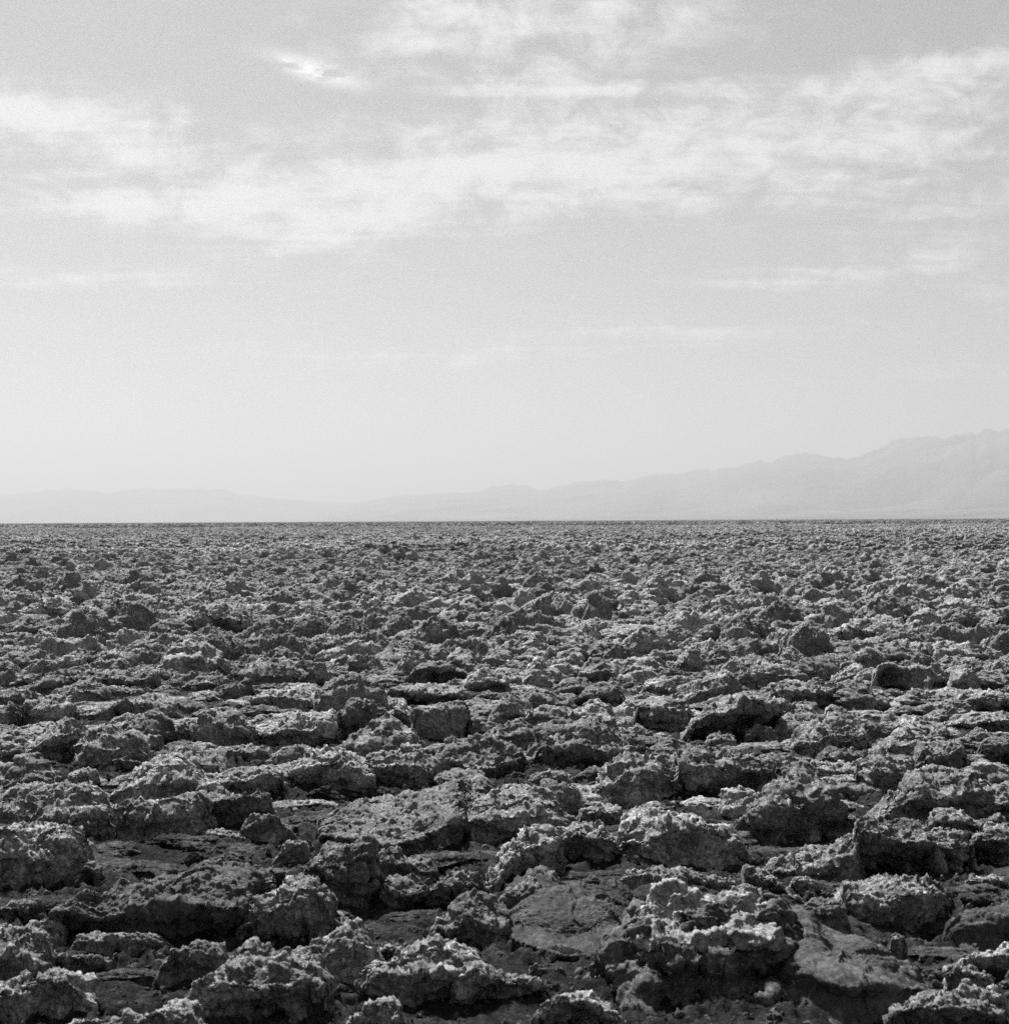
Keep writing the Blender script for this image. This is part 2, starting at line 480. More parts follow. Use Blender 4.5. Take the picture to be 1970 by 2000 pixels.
left = sk([(-900, 930), (-700, 905), (-500, 925), (-300, 915), (-150, 935), (0, 937), (60, 933), (90, 929), (120, 926), (160, 928), (200, 932), (250, 926), (300, 924), (340, 925), (385, 920), (410, 922), (430, 924),
           (450, 932), (520, 940), (600, 946), (690, 948), (800, 955), (1000, 960)])
mountains('mountain_range', 'hazy mountain range rising towards the right edge', right, 26000, 19000, 0.52, 0.35, 3.1)
mountains('distant_mountain_range', 'faint low mountains far off on the left', left, 28000, 28000, 0.72, 0.30, 8.7)

# ------------------------------------------------------------------ the clods surveyed one by one
ROCKS = []
def R(kind, label, cols, **k):
    ROCKS.append((kind, label, cols, k))
R('salt_boulder','bulky pitted boulder half way up the foreground, cut off by the left edge',[(-2.364,6.265,-.02,6.308,.125,6.525,.154),(-2.211,6.263,-.02,6.315,.153,6.597,.19),(-2.082,6.361,.001,6.396,.118,6.679,.156),(-1.976,6.395,.008,6.437,.148,6.595,.169),(-1.899,6.502,.029,6.526,.111,6.616,.123)])
R('salt_clod','small crusty knob tucked against the right side of the bulky left-edge boulder',[(-1.918,6.365,-.001,6.376,.036,6.397,.038),(-1.861,6.347,-.004,6.369,.069,6.451,.08),(-1.809,6.363,-.001,6.379,.05,6.45,.061),(-1.785,6.398,.006,6.404,.028,6.425,.031)])
R('salt_boulder','broad rough boulder near the left edge with a small round hole in its top',[(-2.728,7.609,.026,7.63,.097,7.912,.129),(-2.511,7.46,.001,7.488,.096,7.802,.173),(-2.33,7.411,-.008,7.439,.087,7.753,.195),(-2.205,7.387,-.012,7.42,.099,7.733,.203),(-2.156,7.409,-.008,7.44,.095,7.753,.137)])
R('salt_clod','short blunt chunk jutting out in front of the holed left boulder',[(-2.209,7.313,.013,7.34,.107,7.425,.117),(-2.134,7.266,.005,7.301,.123,7.4,.135),(-2.03,7.177,-.011,7.219,.131,7.274,.137),(-1.988,7.198,-.007,7.231,.101,7.259,.104)])
R('salt_clod','small pale knob at the left edge just behind the holed left boulder',[(-2.95,8.409,-.005,8.424,.044,8.494,.052),(-2.865,8.393,-.008,8.418,.076,8.527,.088),(-2.806,8.437,-.001,8.46,.078,8.589,.092),(-2.759,8.528,.013,8.54,.053,8.613,.061)])
R('salt_slab','ragged ledge with a pillar-like buttress and a dark cave at its left',[(-2.054,7.413,.018,7.436,.095,7.503,.096),(-1.908,7.252,-.011,7.297,.141,7.396,.153),(-1.775,7.228,-.015,7.271,.128,7.486,.153),(-1.668,7.227,-.015,7.269,.127,7.546,.16),(-1.571,7.292,-.003,7.322,.098,7.581,.129),(-1.556,7.454,.025,7.465,.059,7.578,.073)])
R('salt_clod','crumbling overhung ledge adjoining the right end of the buttressed left ledge',[(-1.673,7.682,.006,7.708,.095,7.8,.106),(-1.545,7.606,-.007,7.637,.099,7.855,.124),(-1.409,7.58,-.012,7.617,.112,7.708,.122),(-1.302,7.677,.005,7.706,.103,7.783,.112),(-1.236,7.701,.009,7.706,.027,7.752,.027)])
R('salt_clod','low dark flat-topped clod below the crumbling overhung ledge',[(-1.35,7.283,.006,7.294,.044,7.336,.049),(-1.264,7.237,-.002,7.265,.09,7.332,.099),(-1.144,7.214,-.006,7.241,.086,7.308,.094),(-1.066,7.257,.002,7.263,.023,7.293,.021)])
R('salt_clod','low crumb of crust on the dark mud behind the large left pan',[(-1.551,7.305,.007,7.309,.02,7.344,.021),(-1.45,7.248,-.003,7.257,.026,7.327,.035),(-1.306,7.246,-.004,7.25,.009,7.285,.01)])
R('mud_pan','large flat mud pan with raised rim and a black overhang under its front edge',[(-1.788,5.548,0,5.555,.101,5.604,.101),(-1.664,5.523,0,5.53,.114,5.726,.118),(-1.56,5.545,0,5.549,.074,6.043,.083),(-1.41,5.542,0,5.549,.124,5.977,.132),(-1.243,5.469,0,5.478,.149,6.03,.159),(-1.103,5.444,0,5.453,.152,6.03,.162),(-.99,5.488,0,5.496,.133,6.074,.144),(-.971,6.048,0,6.054,.088,6.361,.094)],flat=1,under=0.5)
R('salt_clod','low dark shelf in the shadow under the front of the large left pan',[(-1.635,5.407,.007,5.413,.028,5.447,.029),(-1.554,5.369,-.002,5.384,.047,5.439,.047),(-1.431,5.356,-.005,5.371,.043,5.428,.053),(-1.32,5.367,-.003,5.378,.034,5.436,.044),(-1.264,5.391,.003,5.395,.015,5.425,.013)])
R('mud_mound','smooth streaked mound sloping down at the right end of the large left pan',[(-1.01,5.438,.001,5.456,.063,5.517,.073),(-.922,5.424,-.002,5.454,.097,5.621,.124),(-.84,5.399,-.008,5.446,.146,5.661,.179),(-.753,5.398,-.008,5.448,.158,5.681,.195),(-.682,5.435,.001,5.472,.124,5.635,.15),(-.64,5.498,.016,5.517,.078,5.595,.091)])
R('salt_clod','small dark pyramid-shaped clod between the large left pan and the split boulder',[(-1.077,6.657,.003,6.664,.026,6.688,.029),(-1.019,6.638,-.001,6.663,.083,6.708,.09),(-.952,6.619,-.005,6.648,.095,6.721,.105),(-.919,6.656,.003,6.676,.072,6.721,.078)])
R('salt_boulder','pale rounded boulder cut off by the left edge near the bottom corner',[(-1.918,5.004,-.002,5.033,.094,5.196,.122),(-1.796,4.993,-.005,5.022,.091,5.227,.132),(-1.712,5.002,-.002,5.03,.088,5.227,.122),(-1.651,5.012,0,5.033,.068,5.192,.096),(-1.592,5.044,.009,5.053,.037,5.102,.04)])
R('salt_clod','dark boulder with jagged top in the bottom-left corner, under the pale rounded boulder',[(-1.725,4.654,-.005,4.678,.073,4.734,.079),(-1.579,4.653,-.005,4.675,.068,4.731,.079),(-1.479,4.652,-.005,4.684,.099,4.767,.115),(-1.416,4.679,.002,4.705,.086,4.788,.102),(-1.367,4.716,.013,4.726,.044,4.761,.045)])
R('salt_clod','dark dome-shaped clod in front of the large left pan',[(-1.227,5.046,-0,5.05,.014,5.08,.008),(-1.187,5.045,-0,5.066,.068,5.118,.078),(-1.118,5.039,-.002,5.064,.081,5.144,.095),(-1.05,5.044,-0,5.068,.079,5.155,.095),(-1.001,5.054,.002,5.072,.059,5.124,.069)])
R('salt_boulder','big pale boulder with a stepped top at the bottom, left of centre',[(-1.027,4.661,.012,4.679,.07,4.731,.07),(-.969,4.624,.002,4.651,.09,4.73,.105),(-.92,4.597,-.006,4.633,.113,4.821,.147),(-.868,4.596,-.006,4.631,.107,4.901,.159),(-.799,4.596,-.006,4.626,.092,4.896,.142),(-.708,4.595,-.006,4.628,.102,4.817,.137),(-.619,4.612,-.001,4.645,.107,4.815,.139),(-.585,4.657,.011,4.672,.058,4.706,.058)])
R('salt_clod','long lumpy ridge running along the bottom edge, left of the big pale stepped boulder',[(-1.369,4.408,.003,4.422,.047,4.452,.047),(-1.297,4.399,-0,4.419,.064,4.483,.068),(-1.207,4.391,-.003,4.409,.056,4.473,.058),(-1.121,4.39,-.003,4.411,.066,4.475,.076),(-1.057,4.389,-.003,4.417,.085,4.508,.104),(-.981,4.397,-.001,4.42,.073,4.495,.088),(-.941,4.422,.006,4.437,.056,4.467,.056)])
R('salt_boulder','rounded crumbly hump right behind the big pale stepped boulder',[(-.788,5.083,.014,5.096,.056,5.139,.057),(-.722,5.036,.002,5.056,.068,5.125,.081),(-.653,5.001,-.007,5.029,.083,5.126,.1),(-.593,4.99,-.01,5.023,.097,5.18,.125),(-.534,4.989,-.01,5.026,.109,5.177,.135),(-.484,5.022,-.002,5.052,.095,5.166,.115),(-.462,5.08,.013,5.099,.074,5.169,.087)])
R('salt_clod','low dark clod at the left edge below the bulky left-edge boulder',[(-2.063,5.756,-.002,5.77,.044,5.8,.043),(-1.964,5.755,-.002,5.771,.05,5.83,.06),(-1.894,5.755,-.003,5.774,.063,5.833,.073),(-1.872,5.797,.007,5.807,.04,5.837,.039)])
R('salt_clod','narrow upright clod against the left end of the large left pan',[(-1.816,5.511,.001,5.517,.023,5.535,.025),(-1.776,5.498,-.002,5.517,.063,5.563,.071),(-1.73,5.503,-.001,5.524,.068,5.586,.078),(-1.703,5.516,.002,5.526,.033,5.556,.039)])
R('salt_clod','dark rubbly bank above the mud between lower-left pale boulder and dark domed clod',[(-1.637,5.18,.004,5.186,.021,5.216,.019),(-1.558,5.168,.001,5.179,.036,5.211,.039),(-1.453,5.156,-.002,5.167,.033,5.199,.036),(-1.413,5.156,-.002,5.161,.015,5.191,.012)])
R('salt_slab','great broad slab tilted towards the viewer, pale rough top, centre-left',[(-.93,7.165,0,7.168,.065,7.556,.071),(-.813,7.039,0,7.043,.064,7.859,.075),(-.672,6.917,0,6.921,.067,7.856,.081),(-.536,6.914,0,6.917,.053,7.932,.096),(-.396,6.989,0,6.994,.072,8.009,.123),(-.271,7.067,0,7.075,.128,8.074,.141),(-.188,7.452,0,7.456,.072,8.356,.084),(-.097,7.984,0,7.99,.093,8.148,.095)],flat=1,under=0.35)
R('salt_boulder','humped boulder with knobbly top joined to the right of the great tilted slab',[(-.186,7.358,.02,7.377,.084,7.558,.106),(-.088,7.189,-.01,7.221,.096,7.535,.154),(.054,7.165,-.014,7.206,.127,7.512,.163),(.177,7.186,-.01,7.228,.131,7.536,.167),(.263,7.231,-.002,7.263,.105,7.457,.128),(.328,7.326,.015,7.334,.042,7.41,.045)])
R('salt_clod','crusty jagged piece perched behind the crest of the humped central boulder',[(-.057,8.223,0,8.232,.031,8.267,.035),(.029,8.207,-.002,8.225,.059,8.334,.071),(.115,8.206,-.003,8.221,.048,8.347,.063),(.164,8.251,.005,8.258,.03,8.33,.038)])
R('salt_clod','twin-horned upright clod just right of the humped central boulder',[(.169,7.975,.021,7.99,.071,8.027,.074),(.234,7.832,-.002,7.866,.114,8.019,.146),(.324,7.777,-.011,7.811,.104,7.963,.127),(.376,7.803,-.007,7.828,.08,7.98,.097),(.412,7.83,-.002,7.841,.036,7.878,.039)])
R('salt_boulder','split boulder with a sharp vertical front edge below the great tilted slab',[(-.855,6.19,.024,6.217,.114,6.262,.12),(-.788,6.103,.006,6.137,.117,6.32,.184),(-.715,6.02,-.012,6.062,.127,6.245,.209),(-.624,5.972,-.02,6.027,.159,6.21,.196),(-.555,5.987,-.02,6.046,.178,6.22,.202),(-.554,6.187,.023,6.221,.136,6.265,.142)])
R('salt_clod','crumbly right half of the boulder split by a dark vertical cleft',[(-.569,6.407,0,6.438,.102,6.53,.115),(-.523,6.407,0,6.43,.078,6.585,.119),(-.456,6.406,0,6.422,.055,6.568,.075),(-.38,6.405,-0,6.419,.047,6.541,.064),(-.317,6.405,-0,6.416,.039,6.459,.045)])
R('salt_boulder','pale pitted chunk overhanging a black hollow, below the split boulder',[(-.525,6.104,.028,6.106,.059,6.146,.065),(-.468,5.939,-.007,5.943,.069,6.062,.102),(-.404,5.907,-.014,5.911,.054,6.03,.118),(-.351,5.922,-.011,5.926,.058,6.045,.098),(-.323,5.985,.003,5.988,.057,6.026,.063)],under=0.5)
R('salt_clod','flat-topped crusty clod between the pale hanging chunk and the thin curved ridge',[(-.323,5.962,-.014,5.981,.051,6.019,.057),(-.26,5.961,-.014,5.983,.058,6.099,.076),(-.199,5.992,-.007,6.016,.073,6.158,.101),(-.13,6.09,.014,6.104,.058,6.225,.076),(-.098,6.124,.021,6.131,.043,6.17,.049)])
R('salt_clod','knobby upright clod at the left rim of the smooth dish-shaped pan',[(-.288,5.531,.008,5.541,.042,5.586,.044),(-.218,5.489,-.001,5.503,.045,5.634,.067),(-.16,5.475,-.005,5.495,.061,5.68,.13),(-.081,5.474,-.005,5.493,.054,5.677,.117),(-.024,5.487,-.002,5.501,.044,5.686,.081),(.012,5.514,.004,5.524,.038,5.589,.049)])
R('mud_pan','smooth dish-shaped mud pan with a curved front lip and two small holes',[(-.024,5.53,0,5.539,.027,6.004,.036),(.047,5.383,0,5.391,.026,6.001,.107),(.137,5.289,0,5.298,.032,5.908,.152),(.211,5.242,0,5.249,.022,5.859,.133),(.3,5.252,0,5.258,.019,5.868,.131),(.396,5.33,0,5.34,.032,5.95,.11),(.52,5.782,0,5.795,.042,6.158,.049)],flat=1,smooth=1)
R('salt_clod','crusty swelling on the back left rim of the smooth dish-shaped pan',[(-.036,5.789,.046,5.798,.074,5.828,.074),(.043,5.788,.046,5.805,.102,5.918,.12),(.15,5.787,.046,5.809,.116,6,.149),(.226,5.818,.052,5.831,.095,5.944,.112),(.266,5.849,.059,5.856,.08,5.902,.084)],lift=0.05)
R('salt_clod','thin curved crust ridge arching over a dark hollow, centre of the foreground',[(-.1,6.23,-.02,6.232,.001,6.263,.001),(-.043,6.246,-.02,6.25,.037,6.463,.068),(.023,6.367,-.009,6.373,.089,6.586,.125),(.117,6.516,.021,6.522,.113,6.735,.153),(.177,6.515,.021,6.521,.113,6.734,.152),(.248,6.594,.036,6.599,.104,6.695,.117)],under=0.4)
R('salt_boulder','smoothly domed boulder with dark front at the right end of the thin curved ridge',[(.247,6.815,.01,6.819,.071,6.894,.082),(.333,6.752,-.002,6.76,.12,6.942,.143),(.419,6.711,-.01,6.719,.119,6.899,.143),(.501,6.75,-.003,6.754,.067,6.891,.085),(.552,6.791,.005,6.792,.031,6.83,.032)],under=0.3)
R('salt_boulder','long-backed pale boulder trailing down to the right, behind the crowned mound',[(.519,6.761,.021,6.781,.087,6.882,.101),(.62,6.698,.009,6.727,.108,7.016,.144),(.732,6.656,.001,6.702,.156,6.956,.188),(.824,6.615,-.007,6.669,.172,6.867,.197),(.932,6.576,-.015,6.631,.171,6.71,.171),(1.022,6.613,-.007,6.657,.139,6.734,.139),(1.094,6.652,0,6.671,.065,6.708,.066),(1.145,6.631,-.004,6.637,.016,6.667,.014)])
R('salt_clod','low dark rounded clod behind the dark-faced dome',[(.393,7.554,.005,7.568,.051,7.629,.059),(.481,7.528,0,7.547,.065,7.686,.082),(.587,7.501,-.005,7.523,.069,7.646,.084),(.638,7.525,-0,7.539,.046,7.599,.054)])
R('salt_clod','small dark hump touching the back left of the long-backed boulder',[(.623,7.592,-.004,7.604,.038,7.634,.042),(.705,7.616,-0,7.63,.047,7.717,.058),(.777,7.642,.004,7.65,.033,7.681,.036)])
R('salt_boulder','pale boulder at the bottom with a dark crack down its right side',[(-.467,4.856,.02,4.872,.072,4.925,.074),(-.385,4.772,-.003,4.803,.099,4.893,.116),(-.311,4.702,-.02,4.738,.095,4.945,.132),(-.243,4.692,-.02,4.733,.108,4.952,.162),(-.176,4.73,-.015,4.768,.109,4.987,.148),(-.135,4.811,.008,4.839,.099,4.971,.123),(-.108,4.92,.036,4.934,.083,4.987,.092)])
R('salt_clod','low crumbling tail right of the crack in the cracked bottom boulder',[(-.175,4.717,-.011,4.743,.074,4.789,.078),(-.107,4.707,-.013,4.739,.093,4.816,.108),(-.033,4.736,-.005,4.76,.074,4.821,.085),(.055,4.786,.009,4.798,.048,4.844,.056),(.131,4.828,.02,4.834,.04,4.864,.04)])
R('salt_clod','pale pointed lump on the bottom edge left of the cracked bottom boulder',[(-.509,4.449,.001,4.459,.033,4.487,.034),(-.444,4.44,-.001,4.458,.056,4.5,.065),(-.398,4.431,-.004,4.455,.074,4.531,.09),(-.357,4.439,-.002,4.464,.077,4.557,.096),(-.321,4.466,.006,4.48,.054,4.509,.056)])
R('salt_clod','ragged arch-backed clod with dark front on the bottom edge right of centre',[(.093,4.519,.009,4.521,.049,4.551,.045),(.163,4.481,-.002,4.487,.084,4.53,.093),(.221,4.472,-.005,4.478,.093,4.573,.111),(.279,4.472,-.005,4.476,.075,4.542,.089),(.369,4.498,.003,4.5,.037,4.53,.033)],under=0.4)
R('salt_clod','tiny upright crumb on the open mud in front of the smooth dish-shaped pan',[(.078,5.07,0,5.074,.012,5.087,.015),(.104,5.064,-.001,5.073,.026,5.099,.031),(.138,5.076,.001,5.079,.014,5.093,.016)])
R('salt_clod','tiny crumb on the mud just right of the cracked bottom boulder',[(-.108,5.094,0,5.099,.015,5.109,.016),(-.075,5.088,-.002,5.096,.023,5.119,.027),(-.045,5.1,.001,5.103,.014,5.113,.014)])
R('salt_clod','low crumbly bank between the rounded crumbly hump and cracked bottom boulder',[(-.477,5.257,-.001,5.264,.024,5.28,.027),(-.443,5.256,-.001,5.268,.037,5.304,.043),(-.374,5.268,.002,5.275,.024,5.29,.026)])
R('salt_clod','craggy low crust at the back right corner of the smooth dish-shaped pan',[(.484,6.188,.05,6.195,.072,6.227,.073),(.57,6.152,.042,6.163,.08,6.215,.087),(.671,6.116,.035,6.13,.079,6.243,.096),(.742,6.115,.035,6.127,.072,6.187,.081),(.776,6.132,.038,6.137,.053,6.168,.053)],lift=0.04)
R('salt_mound','tall dark mound crowned with two bright knobbly salt caps, lower right',[(.376,4.911,.03,5.003,.118,5.093,.124),(.464,4.802,.001,4.967,.16,5.159,.193),(.577,4.74,-.016,4.933,.17,5.155,.206),(.692,4.729,-.019,4.927,.171,5.148,.208),(.824,4.758,-.011,4.942,.166,5.196,.208),(.923,4.788,-.002,4.958,.161,5.149,.193),(.994,4.85,.014,4.952,.111,5.091,.135)],crown=1)
R('mud_mound','broad bare slope of dark scaly mud right of the crowned mound',[(.956,4.855,0,4.891,.116,5.228,.123),(.995,4.705,0,4.745,.129,5.321,.17),(1.068,4.615,0,4.654,.126,5.23,.19),(1.139,4.614,0,4.649,.115,5.187,.127),(1.25,4.648,0,4.678,.1,5.107,.109),(1.352,4.736,0,4.755,.062,5.02,.068),(1.427,4.791,0,4.8,.028,4.891,.031)],flat=1,smooth=1)
R('salt_clod','crumbly pale crest at the top of the bare mud slope',[(1.113,5.432,.087,5.442,.119,5.475,.125),(1.172,5.404,.08,5.416,.119,5.498,.133),(1.25,5.403,.08,5.417,.126,5.508,.14),(1.278,5.375,.073,5.389,.119,5.421,.124)],lift=0.08)
R('salt_clod','square loose block with flat pale top lying right of the crowned mound',[(1.356,5.726,.011,5.732,.114,5.843,.132),(1.394,5.652,-.006,5.658,.089,5.867,.121),(1.483,5.623,-.012,5.63,.096,5.832,.127),(1.56,5.608,-.016,5.616,.114,5.836,.147),(1.679,5.664,-.003,5.671,.106,5.879,.138),(1.76,5.783,.024,5.786,.083,5.859,.095)],under=0.1,boxy=1)
R('salt_clod','low tapering tail at the left end of the long overhung shelf',[(1.16,6.421,.005,6.43,.036,6.481,.037),(1.253,6.401,.001,6.41,.032,6.547,.052),(1.376,6.381,-.003,6.398,.051,6.553,.074),(1.494,6.38,-.003,6.403,.075,6.574,.098),(1.579,6.397,0,6.442,.149,6.574,.167)])
R('salt_slab','long pale shelf with a deep black overhang behind the square loose block',[(1.574,6.428,.001,6.438,.175,6.491,.181),(1.624,6.409,-.003,6.42,.179,6.63,.206),(1.699,6.408,-.003,6.418,.162,6.634,.205),(1.824,6.407,-.003,6.416,.145,6.632,.192),(1.932,6.461,.008,6.469,.124,6.684,.158)],under=0.55)
R('salt_clod','middle slab of the overhung shelf, right of a thin crack',[(1.96,6.552,.003,6.558,.104,6.657,.16),(2.024,6.513,-.005,6.519,.1,6.619,.172),(2.121,6.55,.002,6.556,.099,6.655,.129)],under=0.5)
R('salt_clod','right end slab of the overhung shelf, running off the right edge',[(2.176,6.711,.016,6.716,.102,6.754,.103),(2.216,6.629,-0,6.636,.111,6.734,.124),(2.306,6.589,-.008,6.595,.094,6.754,.163),(2.392,6.588,-.008,6.594,.094,6.753,.137)],under=0.5)
R('salt_clod','rounded pale clod peeping over the back of the long overhung shelf',[(2.165,7.367,.006,7.377,.038,7.407,.037),(2.226,7.342,.002,7.358,.056,7.52,.076),(2.295,7.317,-.003,7.333,.051,7.505,.089),(2.37,7.316,-.003,7.326,.033,7.499,.055),(2.426,7.315,-.003,7.323,.024,7.407,.035)])
R('salt_clod','low dark clod behind the right end of the overhung shelf',[(2.405,7.275,.006,7.286,.042,7.342,.049),(2.466,7.227,-.003,7.243,.05,7.343,.072),(2.55,7.226,-.003,7.239,.041,7.339,.082)])
R('salt_boulder','great wedge-shaped boulder rising to a blunt peak, centre right',[(1.189,7.266,.033,7.278,.073,7.367,.074),(1.256,7.054,-.005,7.092,.126,7.31,.152),(1.362,7.008,-.013,7.062,.168,7.429,.22),(1.451,6.986,-.018,7.046,.185,7.413,.3),(1.536,6.985,-.018,7.056,.224,7.423,.32),(1.593,7.006,-.014,7.067,.194,7.342,.225),(1.696,7.116,.007,7.15,.121,7.295,.139),(1.784,7.209,.023,7.22,.059,7.263,.059)])
R('salt_clod','small pale rounded clod leaning left of the great wedge boulder',[(1.134,7.671,-.009,7.676,.01,7.706,.009),(1.171,7.67,-.009,7.688,.053,7.832,.096),(1.244,7.682,-.007,7.705,.069,7.849,.143),(1.333,7.735,.002,7.757,.079,7.901,.121),(1.397,7.845,.02,7.859,.069,7.925,.077)])
R('salt_boulder','broad massive boulder with flat pale top right of the great wedge boulder',[(1.991,7.609,.005,7.618,.033,7.689,.033),(2.058,7.557,-.004,7.587,.098,7.715,.114),(2.173,7.53,-.009,7.574,.14,7.825,.168),(2.251,7.529,-.009,7.57,.13,7.923,.209),(2.37,7.527,-.009,7.571,.14,7.924,.208),(2.507,7.576,-.001,7.626,.168,7.887,.197),(2.613,7.736,.026,7.764,.122,7.85,.131)])
R('salt_clod','round pale boulder at the right edge beside the broad right boulder',[(2.489,7.641,.006,7.646,.025,7.686,.027),(2.538,7.614,.001,7.63,.058,7.794,.101),(2.631,7.586,-.003,7.611,.081,7.775,.16),(2.74,7.585,-.004,7.61,.081,7.773,.16)])
R('salt_clod','low mud-coated hump at the right edge beyond the square loose block',[(1.686,5.44,.018,5.454,.063,5.502,.072),(1.753,5.347,-.005,5.374,.085,5.486,.104),(1.848,5.333,-.008,5.364,.095,5.493,.116),(1.949,5.345,-.005,5.374,.091,5.553,.128)],smooth=1)
R('salt_clod','low dark-fronted ledge at the right edge below the right-edge mud hump',[(1.614,5.111,.006,5.112,.032,5.142,.027),(1.686,5.087,0,5.089,.046,5.125,.052),(1.762,5.074,-.003,5.078,.055,5.147,.068),(1.842,5.074,-.003,5.077,.055,5.175,.073)],under=0.4)
R('salt_clod','hollowed crust ring just behind the bright corner clod',[(1.512,4.933,.004,4.944,.039,4.97,.044),(1.549,4.911,-.002,4.927,.051,4.986,.062),(1.599,4.911,-.002,4.923,.039,4.975,.048),(1.665,4.921,.001,4.926,.018,4.95,.017)])
R('salt_clod','bright pale clod near the bottom-right corner',[(1.437,4.641,.038,4.649,.062,4.675,.06),(1.485,4.611,.029,4.626,.079,4.702,.094),(1.529,4.601,.027,4.614,.07,4.684,.084),(1.593,4.6,.026,4.609,.054,4.654,.063)],lift=0.03)
R('salt_clod','broad grey lump on the bottom edge in front of the bright corner clod',[(1.195,4.503,.009,4.514,.046,4.544,.042),(1.276,4.466,-.002,4.488,.072,4.548,.084),(1.355,4.456,-.005,4.479,.069,4.589,.091),(1.436,4.455,-.005,4.477,.063,4.564,.081),(1.56,4.481,.003,4.494,.045,4.55,.05)])
R('pebble','small round pale pebble on the upper rim of the bare mud slope',[(1.353,5.088,.101,5.092,.113,5.101,.114),(1.379,5.075,.098,5.084,.125,5.112,.13),(1.411,5.088,.101,5.091,.112,5.101,.114)],lift=0.1)
R('salt_clod','dark rubble piece in the black shadow under the overhung shelf',[(1.985,6.229,-.001,6.237,.026,6.264,.023),(2.05,6.229,-.001,6.238,.029,6.289,.037),(2.132,6.228,-.001,6.237,.029,6.298,.039),(2.169,6.245,.003,6.249,.018,6.276,.019)])
R('salt_clod','small dark blocky clod left of the square loose block',[(1.19,6.103,.004,6.109,.026,6.132,.028),(1.24,6.085,0,6.101,.052,6.16,.061),(1.285,6.068,-.004,6.086,.055,6.145,.064),(1.338,6.084,-0,6.091,.022,6.114,.024)])
R('salt_clod','low dark crust just behind the bright caps of the crowned mound',[(.664,6.216,.009,6.232,.062,6.264,.063),(.742,6.18,.002,6.203,.077,6.276,.088),(.866,6.145,-.006,6.163,.054,6.224,.063),(1.002,6.144,-.006,6.155,.031,6.207,.034)])
R('salt_clod','dark crusty bank running down to the right behind the crowned mound',[(1.036,6.205,.027,6.218,.072,6.302,.084),(1.115,6.099,.005,6.117,.064,6.198,.076),(1.178,6.017,-.013,6.03,.031,6.087,.04),(1.241,5.984,-.02,5.99,-.002,6.02,-.002)])
R('salt_clod','wide pale hump behind the buttressed left ledge',[(-2.273,8.212,-.007,8.224,.034,8.279,.034),(-2.216,8.211,-.007,8.236,.074,8.541,.107),(-2.067,8.209,-.007,8.242,.105,8.567,.169),(-1.934,8.238,-.003,8.271,.11,8.595,.186),(-1.848,8.298,.007,8.322,.089,8.646,.143),(-1.785,8.36,.016,8.381,.089,8.556,.108)])
R('salt_clod','pale ridge rising to the right beside the wide left hump',[(-1.773,8.254,-.017,8.275,.054,8.35,.062),(-1.66,8.282,-.013,8.306,.069,8.457,.086),(-1.53,8.341,-.003,8.366,.079,8.6,.104),(-1.41,8.403,.006,8.433,.111,8.655,.134),(-1.316,8.532,.026,8.542,.057,8.62,.066)])
R('salt_slab','long narrow slab dipping to the right, left of centre',[(-2.249,9.401,.029,9.408,.053,9.47,.055),(-2.131,9.24,.007,9.267,.1,9.523,.129),(-1.997,9.124,-.009,9.154,.093,9.411,.133),(-1.868,9.086,-.015,9.109,.064,9.361,.089),(-1.763,9.084,-.015,9.091,.008,9.124,.008)])
R('salt_boulder','bulging boulder with a steep squared right shoulder on the left',[(-2.927,9.721,.042,9.739,.103,9.952,.122),(-2.768,9.464,.009,9.502,.139,9.791,.229),(-2.617,9.266,-.019,9.317,.155,9.606,.242),(-2.53,9.265,-.019,9.309,.131,9.598,.205),(-2.444,9.301,-.014,9.352,.161,9.642,.202),(-2.356,9.377,-.003,9.391,.044,9.484,.053)])
R('salt_clod','pale-topped boulder joined to the left of the bulging left boulder',[(-3.274,9.692,-.002,9.695,.042,9.754,.045),(-3.153,9.649,-.008,9.654,.079,9.898,.164),(-3.078,9.648,-.008,9.655,.117,9.899,.235),(-2.99,9.688,-.003,9.697,.148,9.941,.235),(-2.933,9.859,.02,9.867,.148,10.111,.171)],under=0.35)
R('salt_boulder','rounded loaf-like boulder just behind the bulging left boulder',[(-2.825,10.629,.02,10.641,.06,10.762,.07),(-2.72,10.427,-.005,10.461,.113,10.705,.155),(-2.599,10.377,-.011,10.415,.119,10.658,.178),(-2.488,10.375,-.012,10.405,.093,10.649,.148),(-2.401,10.519,.007,10.535,.059,10.715,.075)])
R('salt_clod','small knob at the right end of the rounded loaf',[(-2.443,10.574,.012,10.597,.092,10.658,.097),(-2.349,10.424,-.006,10.454,.098,10.56,.138),(-2.236,10.422,-.006,10.437,.046,10.494,.051)])
R('salt_clod','small flat clod in front of the rounded loaf',[(-2.589,9.935,.006,9.957,.081,10.037,.088),(-2.44,9.802,-.012,9.831,.086,9.951,.12),(-2.393,9.931,.006,9.953,.08,10.073,.095)])
R('salt_boulder','shaggy boulder with steep left side, right of the rounded loaf',[(-2.231,10.402,.01,10.444,.154,10.568,.164),(-2.124,10.304,-.002,10.356,.179,10.603,.21),(-1.991,10.254,-.009,10.299,.146,10.546,.18),(-1.862,10.299,-.003,10.329,.101,10.507,.116),(-1.813,10.346,.003,10.357,.042,10.417,.047)])
R('salt_boulder','long pale loaf-shaped boulder lying left of centre',[(-1.851,10.449,.015,10.46,.054,10.551,.054),(-1.678,10.253,-.01,10.279,.08,10.574,.106),(-1.538,10.204,-.016,10.242,.112,10.621,.15),(-1.383,10.248,-.011,10.282,.105,10.661,.161),(-1.274,10.34,.001,10.382,.144,10.73,.172),(-1.237,10.487,.019,10.503,.072,10.622,.082)])
